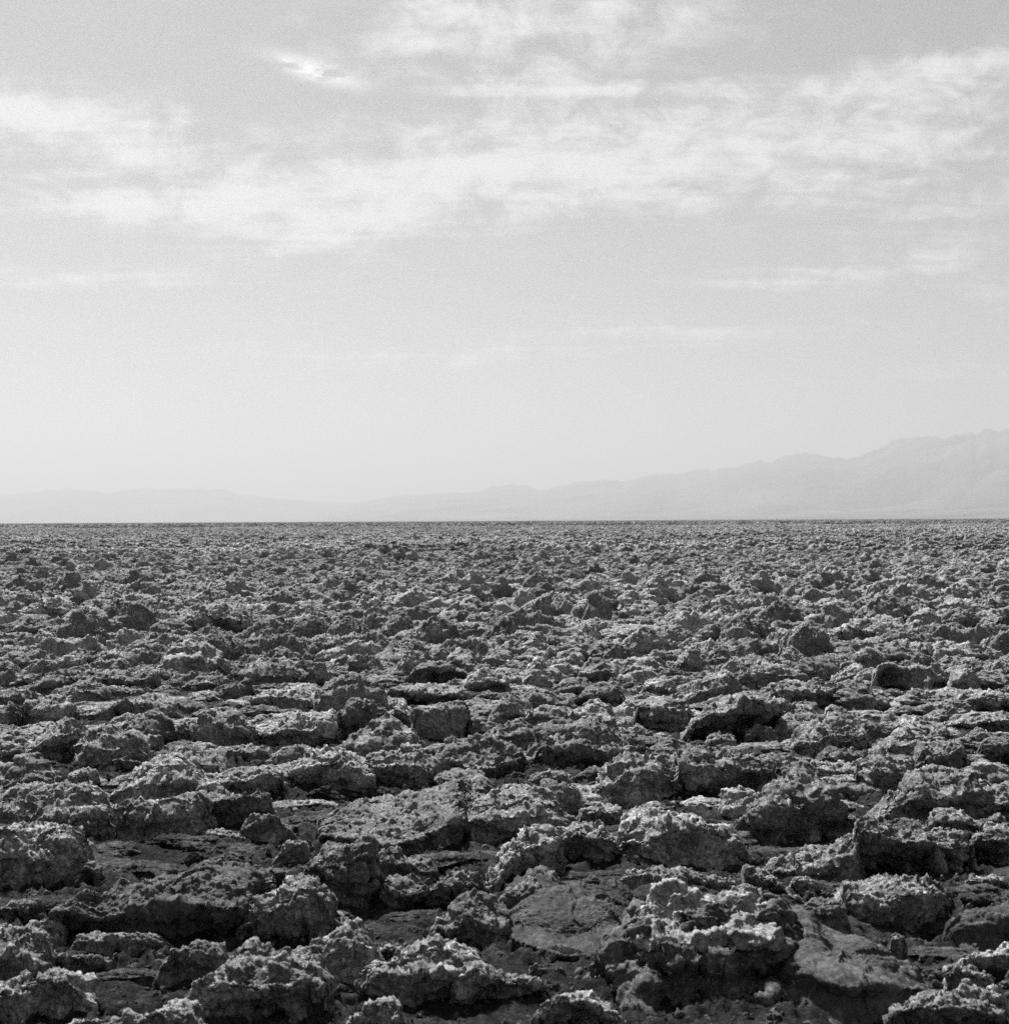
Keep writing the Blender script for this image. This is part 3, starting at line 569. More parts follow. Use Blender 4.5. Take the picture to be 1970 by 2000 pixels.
R('salt_clod','smooth dark dome in front of the long pale loaf',[(-1.52,9.263,0,9.275,.041,9.31,.041),(-1.45,9.224,-.005,9.251,.087,9.392,.1),(-1.353,9.222,-.006,9.253,.098,9.407,.122),(-1.282,9.338,.011,9.351,.057,9.505,.081)])
R('salt_boulder','pale-topped boulder with a broad black right flank behind the great tilted slab',[(-1.329,8.772,.027,8.775,.061,8.857,.07),(-1.217,8.7,.017,8.706,.107,9.026,.146),(-1.101,8.597,.001,8.605,.135,8.925,.191),(-.978,8.497,-.014,8.508,.162,8.765,.187),(-.863,8.464,-.019,8.474,.134,8.637,.151),(-.777,8.495,-.014,8.498,.04,8.557,.041)],under=0.3)
R('salt_clod','arched clod just behind the rounded loaf',[(-3.12,11.924,.014,11.941,.074,12.018,.08),(-2.998,11.794,0,11.829,.119,12.068,.16),(-2.842,11.73,-.007,11.76,.096,11.999,.16),(-2.685,11.727,-.008,11.744,.052,11.891,.063)])
R('salt_clod','low flat clod right of the arched clod behind the rounded loaf',[(-2.876,12.359,.019,12.37,.058,12.416,.061),(-2.702,12.152,-.003,12.165,.043,12.352,.068),(-2.5,12.018,-.017,12.036,.043,12.112,.049)])
R('salt_boulder','humped smooth-faced slab near the left edge behind the bulging left boulder',[(-3.838,11.458,.005,11.496,.135,11.646,.147),(-3.625,11.282,-.015,11.324,.127,11.569,.204),(-3.508,11.394,-.002,11.427,.113,11.672,.175),(-3.449,11.51,.011,11.527,.069,11.598,.075)])
R('salt_clod','low dished crust right of the left humped slab',[(-3.516,11.687,.002,11.7,.046,11.772,.052),(-3.315,11.622,-.005,11.64,.053,11.862,.086),(-3.21,11.62,-.005,11.646,.082,11.868,.112),(-3.172,11.742,.008,11.759,.067,11.908,.079)])
R('salt_clod','small dark upright clod just left of the arched clod behind the loaf',[(-3.174,11.656,.005,11.68,.085,11.716,.088),(-3.07,11.534,-.009,11.576,.136,11.666,.171),(-3.029,11.653,.004,11.679,.092,11.768,.112)])
R('salt_clod','pale dome behind the left humped slab',[(-4.073,13.004,.01,13.016,.051,13.105,.057),(-3.887,12.85,-.006,12.878,.092,13.145,.164),(-3.751,12.847,-.006,12.875,.092,13.142,.189),(-3.617,12.918,.001,12.937,.067,13.203,.104)])
R('salt_clod','flat-crested dark-fronted clod behind the left humped slab, left of the pale dome',[(-4.463,13.509,.002,13.529,.071,13.627,.077),(-4.3,13.345,-.014,13.38,.104,13.631,.139),(-4.149,13.421,-.006,13.455,.113,13.707,.142),(-4.104,13.667,.017,13.687,.086,13.893,.1)])
R('salt_clod','overhung slab in front of the tall dark mass, to its left',[(-3.99,14.004,.014,14.008,.077,14.114,.084),(-3.776,13.825,-.003,13.831,.087,14.192,.146),(-3.573,13.736,-.012,13.742,.078,14.103,.111),(-3.395,13.816,-.004,13.823,.104,14.167,.126),(-3.375,13.901,.004,13.906,.076,14.116,.09)],under=0.4)
R('salt_clod','tall dark peaked mass standing above its neighbours on the left',[(-3.584,14.766,.001,14.787,.076,14.905,.084),(-3.463,14.666,-.007,14.725,.198,15.161,.265),(-3.309,14.662,-.008,14.727,.216,15.163,.363),(-3.143,14.706,-.004,14.762,.193,15.199,.33),(-3.024,14.8,.004,14.841,.146,15.277,.233),(-2.904,14.897,.013,14.921,.098,15.168,.113)])
R('salt_clod','low pale hump just in front of the tall dark mass',[(-3.079,13.614,0,13.624,.035,13.721,.042),(-2.921,13.528,-.008,13.553,.078,13.785,.115),(-2.759,13.607,-0,13.626,.069,13.858,.097),(-2.721,13.689,.008,13.704,.06,13.804,.066)])
R('salt_clod','rough salt clod, nearest of those in front of the wavy pale ridge',[(-2.613,12.892,-.017,12.904,.023,12.955,.026),(-2.497,12.889,-.018,12.918,.08,13.129,.124),(-2.368,13.112,.005,13.136,.088,13.347,.133),(-2.357,13.351,.028,13.366,.079,13.462,.085)])
R('salt_clod','wavy pale ridge right of the tall dark mass',[(-2.761,14.509,.025,14.525,.081,14.639,.088),(-2.553,14.133,-.008,14.164,.099,14.501,.12),(-2.354,14.041,-.017,14.082,.125,14.497,.199),(-2.206,14.037,-.018,14.073,.107,14.488,.148),(-2.061,14.395,.015,14.411,.07,14.636,.085)])
R('salt_clod','rough salt clod, second nearest of those in front of the wavy pale ridge',[(-2.167,12.365,.015,12.378,.062,12.46,.068),(-1.995,12.292,.007,12.319,.1,12.636,.128),(-1.782,12.154,-.008,12.185,.1,12.502,.151),(-1.613,12.085,-.015,12.112,.076,12.395,.097)])
R('salt_boulder','steep-sided streaked boulder behind the long pale loaf',[(-1.531,11.516,.016,11.549,.132,11.631,.137),(-1.452,11.28,-.011,11.346,.217,11.683,.252),(-1.308,11.167,-.02,11.253,.272,11.589,.338),(-1.156,11.275,-.012,11.349,.245,11.685,.319),(-1.031,11.387,.001,11.449,.217,11.786,.269),(-.99,11.628,.028,11.666,.16,11.823,.172)])
R('salt_clod','upright salt clod lying just in front of the steep streaked boulder',[(-1.273,10.687,.003,10.727,.138,10.791,.143),(-1.161,10.535,-.016,10.593,.183,10.826,.244),(-1.041,10.582,-.01,10.64,.19,10.873,.237),(-.907,10.839,.021,10.87,.13,11.072,.146)])
R('salt_clod','rough salt clod, third nearest of those in front of the far left dark hump',[(-4.627,14.779,-.014,14.787,.014,14.843,.018),(-4.499,14.824,-.01,14.843,.056,15.049,.084),(-4.415,15.071,.012,15.088,.069,15.293,.088),(-4.384,15.07,.012,15.081,.05,15.202,.057)])
R('salt_clod','rough salt clod, second nearest of those left of the left humped slab',[(-4.468,12.454,-.001,12.481,.093,12.566,.099),(-4.249,12.381,-.009,12.413,.1,12.64,.139),(-4.156,12.447,-.002,12.475,.092,12.702,.148),(-4.142,12.588,.012,12.606,.076,12.779,.089)])
R('salt_clod','rough salt clod lying just behind the left humped slab',[(-4.785,13.912,-.008,13.925,.036,13.975,.039),(-4.624,13.908,-.008,13.933,.08,14.121,.105),(-4.569,14.171,.016,14.187,.07,14.374,.087)])
R('salt_clod','upright salt clod, nearest of those left of the left humped slab',[(-4.128,11.506,0,11.531,.087,11.675,.099),(-3.973,11.444,-.007,11.473,.094,11.618,.143),(-3.91,11.561,.006,11.578,.065,11.722,.091)])
R('salt_clod','rough salt clod lying just in front of the left humped slab',[(-3.447,9.535,0,9.559,.084,9.608,.088),(-3.307,9.492,-.006,9.516,.077,9.663,.13),(-3.22,9.572,.005,9.589,.065,9.736,.08)])
R('salt_clod','rough salt clod lying just left of the wide left hump',[(-2.659,8.741,.005,8.752,.043,8.78,.044),(-2.568,8.672,-.005,8.697,.081,8.779,.09),(-2.479,8.637,-.01,8.666,.086,8.782,.1),(-2.479,8.773,.01,8.786,.054,8.826,.058)])
R('salt_clod','rough salt clod lying just right of the sliding long slab',[(-1.894,9.721,.012,9.734,.054,9.773,.054),(-1.734,9.593,-.006,9.617,.078,9.718,.088),(-1.556,9.59,-.006,9.609,.06,9.683,.067)])
R('salt_clod','long low salt clod lying just in front of the bulging left boulder',[(-2.607,9.274,.004,9.282,.033,9.317,.033),(-2.49,9.234,-.002,9.254,.067,9.323,.074),(-2.319,9.231,-.002,9.244,.044,9.289,.048)])
R('salt_boulder','boulder with a dark crater in its side, behind the great tilted slab',[(-1.092,9.709,.01,9.73,.082,9.805,.084),(-.965,9.581,-.008,9.613,.1,9.921,.182),(-.815,9.579,-.008,9.614,.112,9.922,.233),(-.691,9.618,-.003,9.646,.094,9.954,.156),(-.588,9.7,.008,9.714,.057,9.973,.081)])
R('salt_clod','rough salt clod lying just in front of the cratered boulder',[(-.861,8.708,.014,8.74,.122,8.869,.135),(-.727,8.539,-.012,8.577,.115,8.839,.162),(-.604,8.537,-.012,8.578,.126,8.84,.202),(-.495,8.601,-.002,8.633,.104,8.895,.17),(-.431,8.702,.013,8.718,.067,8.926,.088)])
R('salt_boulder','pitted pale boulder with small holes near the centre',[(-.455,9.314,.023,9.316,.059,9.409,.068),(-.365,9.047,-.015,9.052,.078,9.408,.156),(-.233,8.974,-.02,8.979,.055,9.334,.179),(-.069,9.042,-.016,9.046,.042,9.402,.163),(.05,9.189,.005,9.192,.065,9.547,.099),(.13,9.345,.027,9.346,.057,9.433,.061)],under=0.35)
R('salt_clod','rough salt clod lying just in front of the leaning wedge',[(-.192,10.227,.013,10.236,.045,10.319,.053),(-.051,10.084,-.005,10.11,.084,10.373,.126),(.068,9.993,-.017,10.029,.108,10.292,.173),(.187,10.08,-.005,10.106,.083,10.368,.139),(.236,10.219,.012,10.23,.051,10.293,.055)])
R('salt_slab','broad pale slab over a black shadow, right of the pitted pale boulder',[(.207,9.489,.014,9.496,.125,9.864,.158),(.319,9.327,-.008,9.335,.113,9.787,.216),(.475,9.268,-.017,9.276,.127,9.729,.242),(.668,9.264,-.017,9.271,.097,9.724,.245),(.801,9.398,.002,9.404,.099,9.856,.175),(.952,9.56,.024,9.564,.086,9.673,.094)],under=0.45)
R('salt_boulder','big shaggy rounded boulder left of a thin crack, centre right',[(.504,8.249,.004,8.267,.066,8.34,.074),(.59,8.157,-.01,8.19,.101,8.487,.157),(.705,8.098,-.02,8.151,.161,8.447,.219),(.846,8.125,-.016,8.178,.166,8.475,.219),(.971,8.305,.013,8.335,.116,8.573,.141),(1.003,8.401,.027,8.416,.079,8.476,.08)])
R('salt_slab','long pale slab right of the crack beside the shaggy round boulder',[(.996,8.303,-.009,8.313,.152,8.556,.177),(1.056,8.272,-.014,8.282,.157,8.633,.234),(1.164,8.27,-.014,8.281,.157,8.631,.236),(1.285,8.361,0,8.368,.119,8.719,.177),(1.432,8.455,.015,8.462,.124,8.774,.156),(1.593,8.486,.02,8.491,.107,8.695,.128)],under=0.4)
R('salt_clod','pale end block at the right of the long cracked slab',[(1.664,8.823,-.009,8.846,.068,8.969,.105),(1.751,8.822,-.009,8.841,.057,8.964,.143),(1.896,8.999,.017,9.007,.045,9.072,.052)])
R('salt_boulder','flat-topped block with a dark square front behind the pitted pale boulder',[(-.678,10.617,-.003,10.628,.176,10.725,.184),(-.491,10.466,-.02,10.48,.202,10.697,.219),(-.303,10.61,-.004,10.621,.189,10.87,.208),(-.282,10.872,.027,10.879,.14,11.082,.156)],boxy=1,under=0.2)
R('salt_clod','upright salt clod lying just left of the flat-topped dark block',[(-.935,11.105,.012,11.125,.081,11.192,.087),(-.816,10.938,-.008,10.978,.129,11.13,.192),(-.729,10.937,-.008,10.969,.102,11.12,.146),(-.685,11.044,.005,11.064,.074,11.197,.085)])
R('salt_clod','upright salt clod lying just right of the flat-topped dark block',[(-.287,10.769,0,10.793,.081,10.854,.087),(-.236,10.717,-.006,10.74,.074,10.801,.115),(-.189,10.82,.006,10.836,.06,10.897,.066)])
R('salt_clod','leaning pale wedge-shaped clod near the centre right of the flat-topped dark block',[(-.151,11.165,-.016,11.171,.005,11.221,.006),(-.056,11.219,-.009,11.243,.075,11.472,.149),(.032,11.273,-.003,11.298,.082,11.527,.21),(.136,11.387,.01,11.4,.053,11.629,.159),(.22,11.445,.017,11.458,.06,11.671,.077)])
R('salt_clod','rough salt clod, second nearest of those right of the leaning wedge',[(.162,12.192,.009,12.216,.094,12.339,.103),(.304,12.122,.002,12.148,.094,12.413,.145),(.444,12.053,-.006,12.075,.07,12.34,.093),(.586,12.05,-.006,12.068,.055,12.224,.067)])
R('salt_clod','rough salt clod, nearest of those right of the leaning wedge',[(.136,11.316,.005,11.322,.027,11.374,.027),(.282,11.255,-.002,11.276,.069,11.495,.13),(.429,11.252,-.002,11.269,.055,11.488,.1),(.488,11.251,-.002,11.262,.033,11.313,.034)])
R('salt_clod','rough salt clod, second nearest of those right of the peaked pale clod',[(.598,12.465,.004,12.474,.036,12.555,.042),(.733,12.392,-.004,12.42,.09,12.676,.134),(.851,12.459,.004,12.482,.082,12.739,.159),(1.008,12.387,-.004,12.409,.074,12.666,.1)])
R('salt_clod','rough salt clod lying just behind the broad central slab',[(.5,11.35,-.001,11.356,.02,11.408,.02),(.641,11.347,-.002,11.368,.07,11.589,.108),(.745,11.345,-.002,11.37,.084,11.591,.145),(.86,11.401,.005,11.418,.062,11.63,.079)])
R('salt_boulder','rolled boulder with combed texture just left of the arched slab',[(1.011,11.072,.021,11.104,.132,11.173,.138),(1.105,10.905,.001,10.953,.166,11.213,.191),(1.208,10.798,-.012,10.849,.165,11.109,.191),(1.363,10.795,-.012,10.846,.165,11.107,.188),(1.418,10.899,.001,10.939,.138,11.074,.149)])
R('salt_clod','upright salt clod lying just in front of the rolled boulder',[(.879,10.387,.01,10.406,.075,10.464,.08),(.959,10.289,-.002,10.316,.088,10.428,.11),(1.048,10.24,-.008,10.263,.069,10.376,.079)])
R('salt_slab','long narrow ledge over a black undercut, above the flat-topped dark block',[(-1.052,12.799,.02,12.805,.111,12.875,.112),(-.831,12.505,-.01,12.512,.103,12.821,.125),(-.651,12.501,-.011,12.507,.087,12.951,.138),(-.474,12.567,-.004,12.572,.078,12.943,.104),(-.319,12.635,.003,12.639,.061,12.811,.073)],under=0.5)
R('salt_clod','arched crust over a black mouth behind the undercut long ledge',[(-.973,14.087,-.011,14.091,.053,14.173,.053),(-.868,14.173,-.003,14.181,.126,14.526,.147),(-.701,14.169,-.003,14.178,.144,14.431,.159),(-.519,14.255,.005,14.262,.116,14.432,.126),(-.391,14.345,.013,14.348,.068,14.459,.076)],under=0.6)
R('salt_clod','rough salt clod, nearest of those behind the black-mouthed arch',[(-.724,15.229,.016,15.245,.074,15.312,.077),(-.512,15.118,.007,15.151,.122,15.426,.216),(-.349,14.912,-.012,14.95,.121,15.225,.194),(-.27,14.91,-.012,14.927,.045,15.165,.06)])
R('salt_clod','rough salt clod lying just right of the black-mouthed arch',[(-.435,13.387,.014,13.399,.056,13.467,.057),(-.292,13.223,-.002,13.252,.099,13.531,.164),(-.188,13.221,-.002,13.255,.115,13.534,.216),(.02,13.139,-.01,13.168,.089,13.447,.145)])
R('salt_clod','rough salt clod, nearest of those left of the peaked pale clod',[(-.11,14.439,.02,14.455,.075,14.624,.085),(.04,14.157,-.006,14.173,.048,14.403,.117),(.261,14.064,-.015,14.079,.039,14.29,.053)])
R('salt_clod','peaked pale clod above the centre of the field, behind the leaning wedge',[(.203,13.89,.005,13.921,.111,14.137,.125),(.31,13.801,-.003,13.837,.12,14.078,.241),(.436,13.798,-.003,13.824,.084,14.065,.168),(.591,13.837,.001,13.85,.044,14.003,.055)])
R('salt_clod','rough salt clod, second nearest of those left of the peaked pale clod',[(-.235,15.816,.014,15.834,.074,15.969,.082),(-.099,15.59,-.005,15.618,.095,15.846,.186),(.044,15.586,-.005,15.609,.074,15.837,.156),(.136,15.583,-.005,15.595,.034,15.722,.042)])
R('salt_clod','rough salt clod, nearest of those right of the peaked pale clod',[(.426,13.223,-.006,13.233,.028,13.324,.034),(.553,13.143,-.014,13.163,.053,13.415,.111),(.734,13.295,.002,13.315,.069,13.567,.102),(.848,13.455,.017,13.465,.051,13.561,.058)])
R('salt_clod','rough salt clod lying just left of the squat grey block',[(.728,14.218,.002,14.231,.047,14.29,.05),(.836,14.125,-.006,14.156,.101,14.403,.207),(.946,14.122,-.006,14.153,.101,14.4,.188),(1.135,14.3,.01,14.315,.064,14.562,.095)])
R('salt_boulder','squat grey block behind the rolled boulder',[(1.182,14.651,.009,14.672,.083,14.789,.091),(1.299,14.551,0,14.578,.092,14.849,.177),(1.48,14.453,-.009,14.484,.101,14.756,.179),(1.612,14.543,-.001,14.57,.092,14.804,.106)])
R('salt_clod','rough salt clod, nearest of those behind the peaked pale clod',[(.485,15.653,-.014,15.67,.046,15.8,.053),(.654,15.542,-.02,15.57,.075,15.82,.154),(.855,15.865,.004,15.894,.105,16.144,.144),(.916,16.218,.032,16.23,.073,16.372,.081)])
R('salt_clod','rough salt clod lying just in front of the squat grey block',[(1.269,13.171,.014,13.186,.064,13.279,.07),(1.383,13.013,-.002,13.037,.08,13.222,.162),(1.476,12.936,-.01,12.96,.072,13.144,.17),(1.552,13.009,-.002,13.029,.063,13.213,.093)])
R('salt_clod','long low salt clod lying just right of the wavy pale ridge',[(-1.996,15.438,.001,15.452,.05,15.521,.053),(-1.774,15.432,0,15.454,.078,15.742,.102),(-1.531,15.425,-.001,15.448,.078,15.642,.089)])
R('salt_clod','rough salt clod, third nearest of those behind the black-mouthed arch',[(-1.513,17.71,-.007,17.72,.026,17.801,.031),(-1.351,17.846,.003,17.872,.094,18.182,.186),(-1.155,17.699,-.008,17.738,.127,18.048,.224),(-1.031,17.981,.012,18.001,.081,18.311,.103)])
R('salt_clod','rough salt clod lying just left of the black-mouthed arch',[(-1.54,15.947,.008,15.958,.048,16.093,.056),(-1.272,15.715,-.012,15.744,.088,16.148,.187),(-1.073,15.82,-.003,15.843,.078,16.248,.103),(-.882,15.928,.006,15.94,.047,16.074,.055)])
R('salt_clod','long low salt clod lying just left of the undercut long ledge',[(-1.366,14.141,.003,14.154,.048,14.314,.059),(-1.173,14.047,-.006,14.063,.048,14.303,.068),(-.976,14.131,.002,14.139,.029,14.296,.04)])
R('salt_clod','rough salt clod, fourth nearest of those behind the peaked pale clod',[(-.126,17.987,.007,17.996,.042,18.081,.046),(.05,17.837,-.004,17.863,.087,18.087,.163),(.237,17.831,-.004,17.844,.042,18.012,.05)])
R('salt_slab','long pale overhanging slab far back, right of centre',[(1.147,19.003,.01,19.006,.072,19.157,.072),(1.518,18.99,.009,18.995,.084,19.71,.117),(1.889,18.978,.009,18.982,.083,19.754,.15),(2.223,18.649,-.014,18.656,.107,19.252,.135),(2.356,18.645,-.015,18.649,.058,18.836,.067)],under=0.5)
R('salt_clod','rough salt clod lying just in front of the far pale overhang',[(1.704,17.446,0,17.462,.056,17.542,.06),(1.874,17.441,0,17.456,.056,17.683,.105),(2.067,17.435,-0,17.441,.022,17.599,.03)])
R('salt_slab','large arched slab with pale rim and deep dark front, right of centre',[(1.267,10.422,-.02,10.424,.016,10.512,.017),(1.411,10.419,-.02,10.429,.137,10.615,.153),(1.588,10.416,-.02,10.429,.191,10.758,.217),(1.787,10.46,-.019,10.476,.239,10.871,.268),(1.964,10.605,-.001,10.618,.205,10.926,.229),(2.125,10.867,.03,10.873,.129,11.04,.142),(2.262,11.094,.055,11.095,.084,11.22,.084)],under=0.6)
R('salt_clod','rough salt clod lying just left of the bright lumpy boulder',[(1.947,10.516,-.001,10.526,.032,10.571,.032),(2.078,10.464,-.008,10.491,.084,10.735,.105),(2.253,10.511,-.002,10.541,.104,10.801,.152),(2.39,10.609,.01,10.632,.09,10.82,.106)])
R('salt_boulder','bright lumpy boulder right of the arched slab',[(2.008,9.893,.002,9.911,.064,9.989,.072),(2.092,9.762,-.015,9.787,.07,10.091,.102),(2.217,9.802,-.01,9.831,.088,10.135,.174),(2.365,9.886,.002,9.915,.101,10.219,.202),(2.466,9.929,.007,9.955,.094,10.259,.142),(2.52,9.973,.013,9.988,.063,10.095,.073)])
R('salt_clod','rough salt clod lying just in front of the dark streaked hump',[(2.53,11.407,.01,11.42,.053,11.489,.059),(2.607,11.347,.003,11.363,.06,11.542,.096),(2.724,11.344,.003,11.357,.046,11.536,.067),(2.763,11.174,-.017,11.186,.025,11.251,.031)])
R('salt_boulder','half-moon shaped pale boulder over a black gap behind the great wedge boulder',[(2.116,8.676,.027,8.681,.094,8.731,.097),(2.14,8.411,-.013,8.418,.117,8.628,.176),(2.23,8.378,-.018,8.385,.095,8.595,.209),(2.326,8.408,-.014,8.414,.095,8.624,.17),(2.441,8.602,.016,8.606,.072,8.685,.08)],under=0.5)
R('salt_clod','long low salt clod lying just left of the half-moon boulder',[(1.891,8.997,.006,9.013,.062,9.068,.064),(2.003,8.923,-.005,8.936,.039,9.107,.057),(2.143,8.92,-.005,8.934,.039,9.104,.057),(2.255,8.991,.005,9.007,.061,9.094,.07)])
R('salt_clod','rough salt clod lying just in front of the bright lumpy boulder',[(2.045,9.386,-.002,9.398,.039,9.434,.039),(2.181,9.384,-.003,9.401,.056,9.599,.08),(2.288,9.422,.003,9.436,.05,9.579,.064),(2.373,9.421,.002,9.431,.038,9.501,.045)])
R('salt_boulder','pale-shouldered boulder rising to the right behind the broad right boulder',[(2.552,8.981,-.007,8.997,.049,9.044,.053),(2.633,8.944,-.012,8.973,.088,9.167,.133),(2.762,8.978,-.007,9.01,.105,9.204,.157),(2.937,9.201,.025,9.228,.116,9.42,.135)])
R('salt_clod','rough salt clod lying just behind the right pale shoulder',[(2.592,9.755,.009,9.769,.058,9.82,.062),(2.679,9.668,-.003,9.689,.07,9.889,.139),(2.743,9.625,-.009,9.65,.075,9.85,.147),(2.905,9.706,.002,9.728,.075,9.909,.092)])
R('salt_clod','rough salt clod, nearest of those left of the right dark-fronted ridge',[(3.036,10.267,.004,10.278,.043,10.334,.048),(3.111,10.218,-.002,10.237,.062,10.39,.114),(3.268,10.215,-.002,10.226,.036,10.337,.046)])
R('salt_clod','rough salt clod, second nearest of those left of the right dark-fronted ridge',[(2.898,10.7,.008,10.71,.042,10.757,.042),(2.99,10.596,-.005,10.615,.062,10.818,.113),(3.1,10.594,-.005,10.613,.062,10.816,.106),(3.21,10.643,.001,10.654,.041,10.744,.049)])
R('salt_clod','long low ridge with dark front reaching the right edge',[(3.289,10.845,.013,10.847,.034,10.894,.034),(3.418,10.737,0,10.74,.063,10.896,.076),(3.597,10.682,-.007,10.687,.083,10.856,.098),(3.764,10.679,-.007,10.685,.09,10.939,.111)],under=0.45)
R('salt_clod','upright salt clod lying just right of the right pale shoulder',[(3.144,9.525,.018,9.544,.084,9.576,.085),(3.161,9.362,-.004,9.393,.101,9.526,.136),(3.283,9.282,-.015,9.32,.112,9.453,.153)])
R('salt_clod','rough salt clod lying just in front of the right dark-fronted ridge',[(3.256,10.173,.004,10.188,.055,10.243,.06),(3.361,10.125,-.002,10.143,.061,10.283,.087),(3.465,10.123,-.002,10.138,.048,10.278,.067)])
R('salt_clod','dark oblong block with a thin pale top edge on the right',[(3.502,13.591,.005,13.601,.173,13.683,.173),(3.657,13.672,.013,13.682,.182,13.89,.195),(3.829,13.583,.005,13.592,.163,13.806,.177),(3.952,13.336,-.02,13.348,.171,13.555,.184),(4.141,13.492,-.004,13.497,.075,13.597,.081)],boxy=1)
R('salt_clod','upright salt clod, nearest of those right of the dark oblong block',[(4.068,13.197,-.004,13.214,.055,13.26,.058),(4.179,13.195,-.004,13.239,.147,13.415,.197),(4.266,13.193,-.004,13.241,.163,13.418,.226),(4.405,13.35,.011,13.374,.096,13.551,.129)])
R('salt_clod','upright salt clod lying just in front of the dark oblong block',[(3.507,12.59,.006,12.597,.03,12.638,.033),(3.565,12.517,-.001,12.54,.078,12.647,.114),(3.65,12.48,-.005,12.496,.05,12.603,.07)])
R('salt_clod','rough salt clod lying just behind the right dark-fronted ridge',[(3.764,11.988,.018,11.999,.055,12.058,.056),(3.794,11.794,-.003,11.824,.101,12.106,.152),(3.96,11.728,-.011,11.767,.122,12.002,.14),(4.161,11.786,-.004,11.812,.085,12.043,.102)])
R('salt_boulder','dark streaked hump behind the bright lumpy boulder',[(2.838,12.461,.042,12.479,.105,12.564,.111),(2.914,11.977,-.008,12.016,.128,12.309,.189),(3.038,11.849,-.02,11.888,.112,12.18,.168),(3.18,11.908,-.016,11.927,.052,12.003,.058)])
R('salt_clod','rough salt clod lying just in front of the tilted pale tablet',[(2.337,12.615,.026,12.636,.097,12.723,.104),(2.439,12.195,-.018,12.235,.12,12.56,.176),(2.629,12.191,-.019,12.226,.104,12.552,.155),(2.838,12.459,.01,12.477,.073,12.646,.085)])
R('salt_slab','tilted pale tablet-like slab behind the arched slab',[(2.942,14.687,.015,14.709,.09,14.886,.101),(3.064,14.397,-.011,14.423,.081,14.702,.172),(3.29,14.391,-.011,14.423,.098,14.702,.165),(3.372,14.578,.006,14.599,.08,14.832,.094)])
R('salt_clod','rough salt clod lying just right of the tilted pale tablet',[(3.198,14.054,-.01,14.062,.017,14.113,.02),(3.338,14.051,-.01,14.072,.061,14.255,.115),(3.512,14.227,.006,14.253,.096,14.437,.133),(3.56,14.319,.014,14.335,.069,14.518,.087)])
R('salt_clod','rough salt clod, nearest of those left of the tilted pale tablet',[(2.405,14.015,.017,14.045,.123,14.155,.13),(2.514,13.75,-.008,13.785,.114,14.11,.208),(2.692,13.745,-.008,13.776,.096,14.101,.175),(2.895,13.826,-.001,13.844,.061,14.05,.074)])
R('salt_clod','rough salt clod lying just behind the arched slab',[(1.584,12.4,-.009,12.428,.085,12.511,.091),(1.732,12.397,-.009,12.438,.132,12.711,.208),(1.922,12.462,-.002,12.512,.171,12.786,.24),(2.068,12.675,.02,12.707,.132,12.98,.16)])
R('salt_clod','upright salt clod, third nearest of those left of the tilted pale tablet',[(2.176,13.563,-.002,13.588,.083,13.688,.09),(2.266,13.561,-.003,13.596,.118,13.717,.194),(2.385,13.642,.005,13.667,.091,13.788,.114)])
R('salt_clod','upright salt clod, second nearest of those behind the tilted pale tablet',[(3.111,16.112,.01,16.136,.092,16.278,.1),(3.171,15.879,-.009,15.909,.092,16.064,.178),(3.336,15.989,-0,16,.04,16.135,.048)])
R('salt_clod','upright salt clod, second nearest of those right of the squat grey block',[(2.199,15.711,.012,15.725,.062,15.791,.066),(2.303,15.488,-.006,15.522,.112,15.679,.23),(2.423,15.484,-.006,15.513,.092,15.67,.199)])
R('salt_clod','rough salt clod, nearest of those right of the squat grey block',[(1.78,15.284,-.003,15.298,.046,15.36,.05),(1.971,15.279,-.003,15.307,.094,15.524,.184),(2.144,15.381,.006,15.397,.064,15.615,.083)])
R('salt_clod','rough salt clod, second nearest of those left of the tilted pale tablet',[(2.35,15.285,-.006,15.299,.043,15.36,.047),(2.567,15.385,.003,15.402,.062,15.651,.108),(2.766,15.38,.003,15.391,.042,15.64,.078)])
R('salt_clod','rough salt clod lying just left of the dark oblong block',[(3.682,15.193,-.003,15.227,.113,15.355,.121),(3.827,15.087,-.012,15.131,.141,15.347,.211),(4.081,15.396,.014,15.418,.093,15.634,.133)])
R('salt_clod','rough salt clod, nearest of those in front of the far crumbly round clod',[(4.429,17.726,.007,17.739,.053,17.906,.061),(4.612,17.579,-.003,17.598,.064,17.884,.151),(4.849,17.571,-.004,17.581,.03,17.825,.043)])
R('salt_clod','long low salt clod lying just in front of the far black overhang',[(4.737,15.64,.007,15.655,.056,15.722,.06),(4.906,15.526,-.003,15.543,.056,15.82,.074),(5.147,15.519,-.004,15.533,.046,15.792,.061)])
R('salt_clod','rough salt clod lying just behind the dark oblong block',[(4.33,15.323,0,15.337,.049,15.399,.053),(4.52,15.318,-0,15.335,.058,15.571,.106),(4.705,15.313,-0,15.318,.019,15.44,.027)])
R('salt_clod','rough salt clod, second nearest of those right of the dark oblong block',[(4.587,13.966,.011,13.981,.064,14.086,.071),(4.648,13.789,-.005,13.81,.064,13.995,.117),(4.827,13.785,-.006,13.805,.064,13.99,.116)])
R('salt_clod','rough salt clod, fourth nearest of those behind the tilted pale tablet',[(3.19,17.538,.007,17.554,.063,17.636,.068),(3.404,17.394,-.003,17.419,.085,17.723,.152),(3.65,17.386,-.004,17.399,.04,17.558,.049)])
R('salt_clod','rough salt clod, third nearest of those behind the tilted pale tablet',[(3.605,16.704,.004,16.716,.046,16.79,.05),(3.843,16.634,-.002,16.659,.083,16.949,.145),(4.058,16.628,-.002,16.646,.061,16.937,.101)])
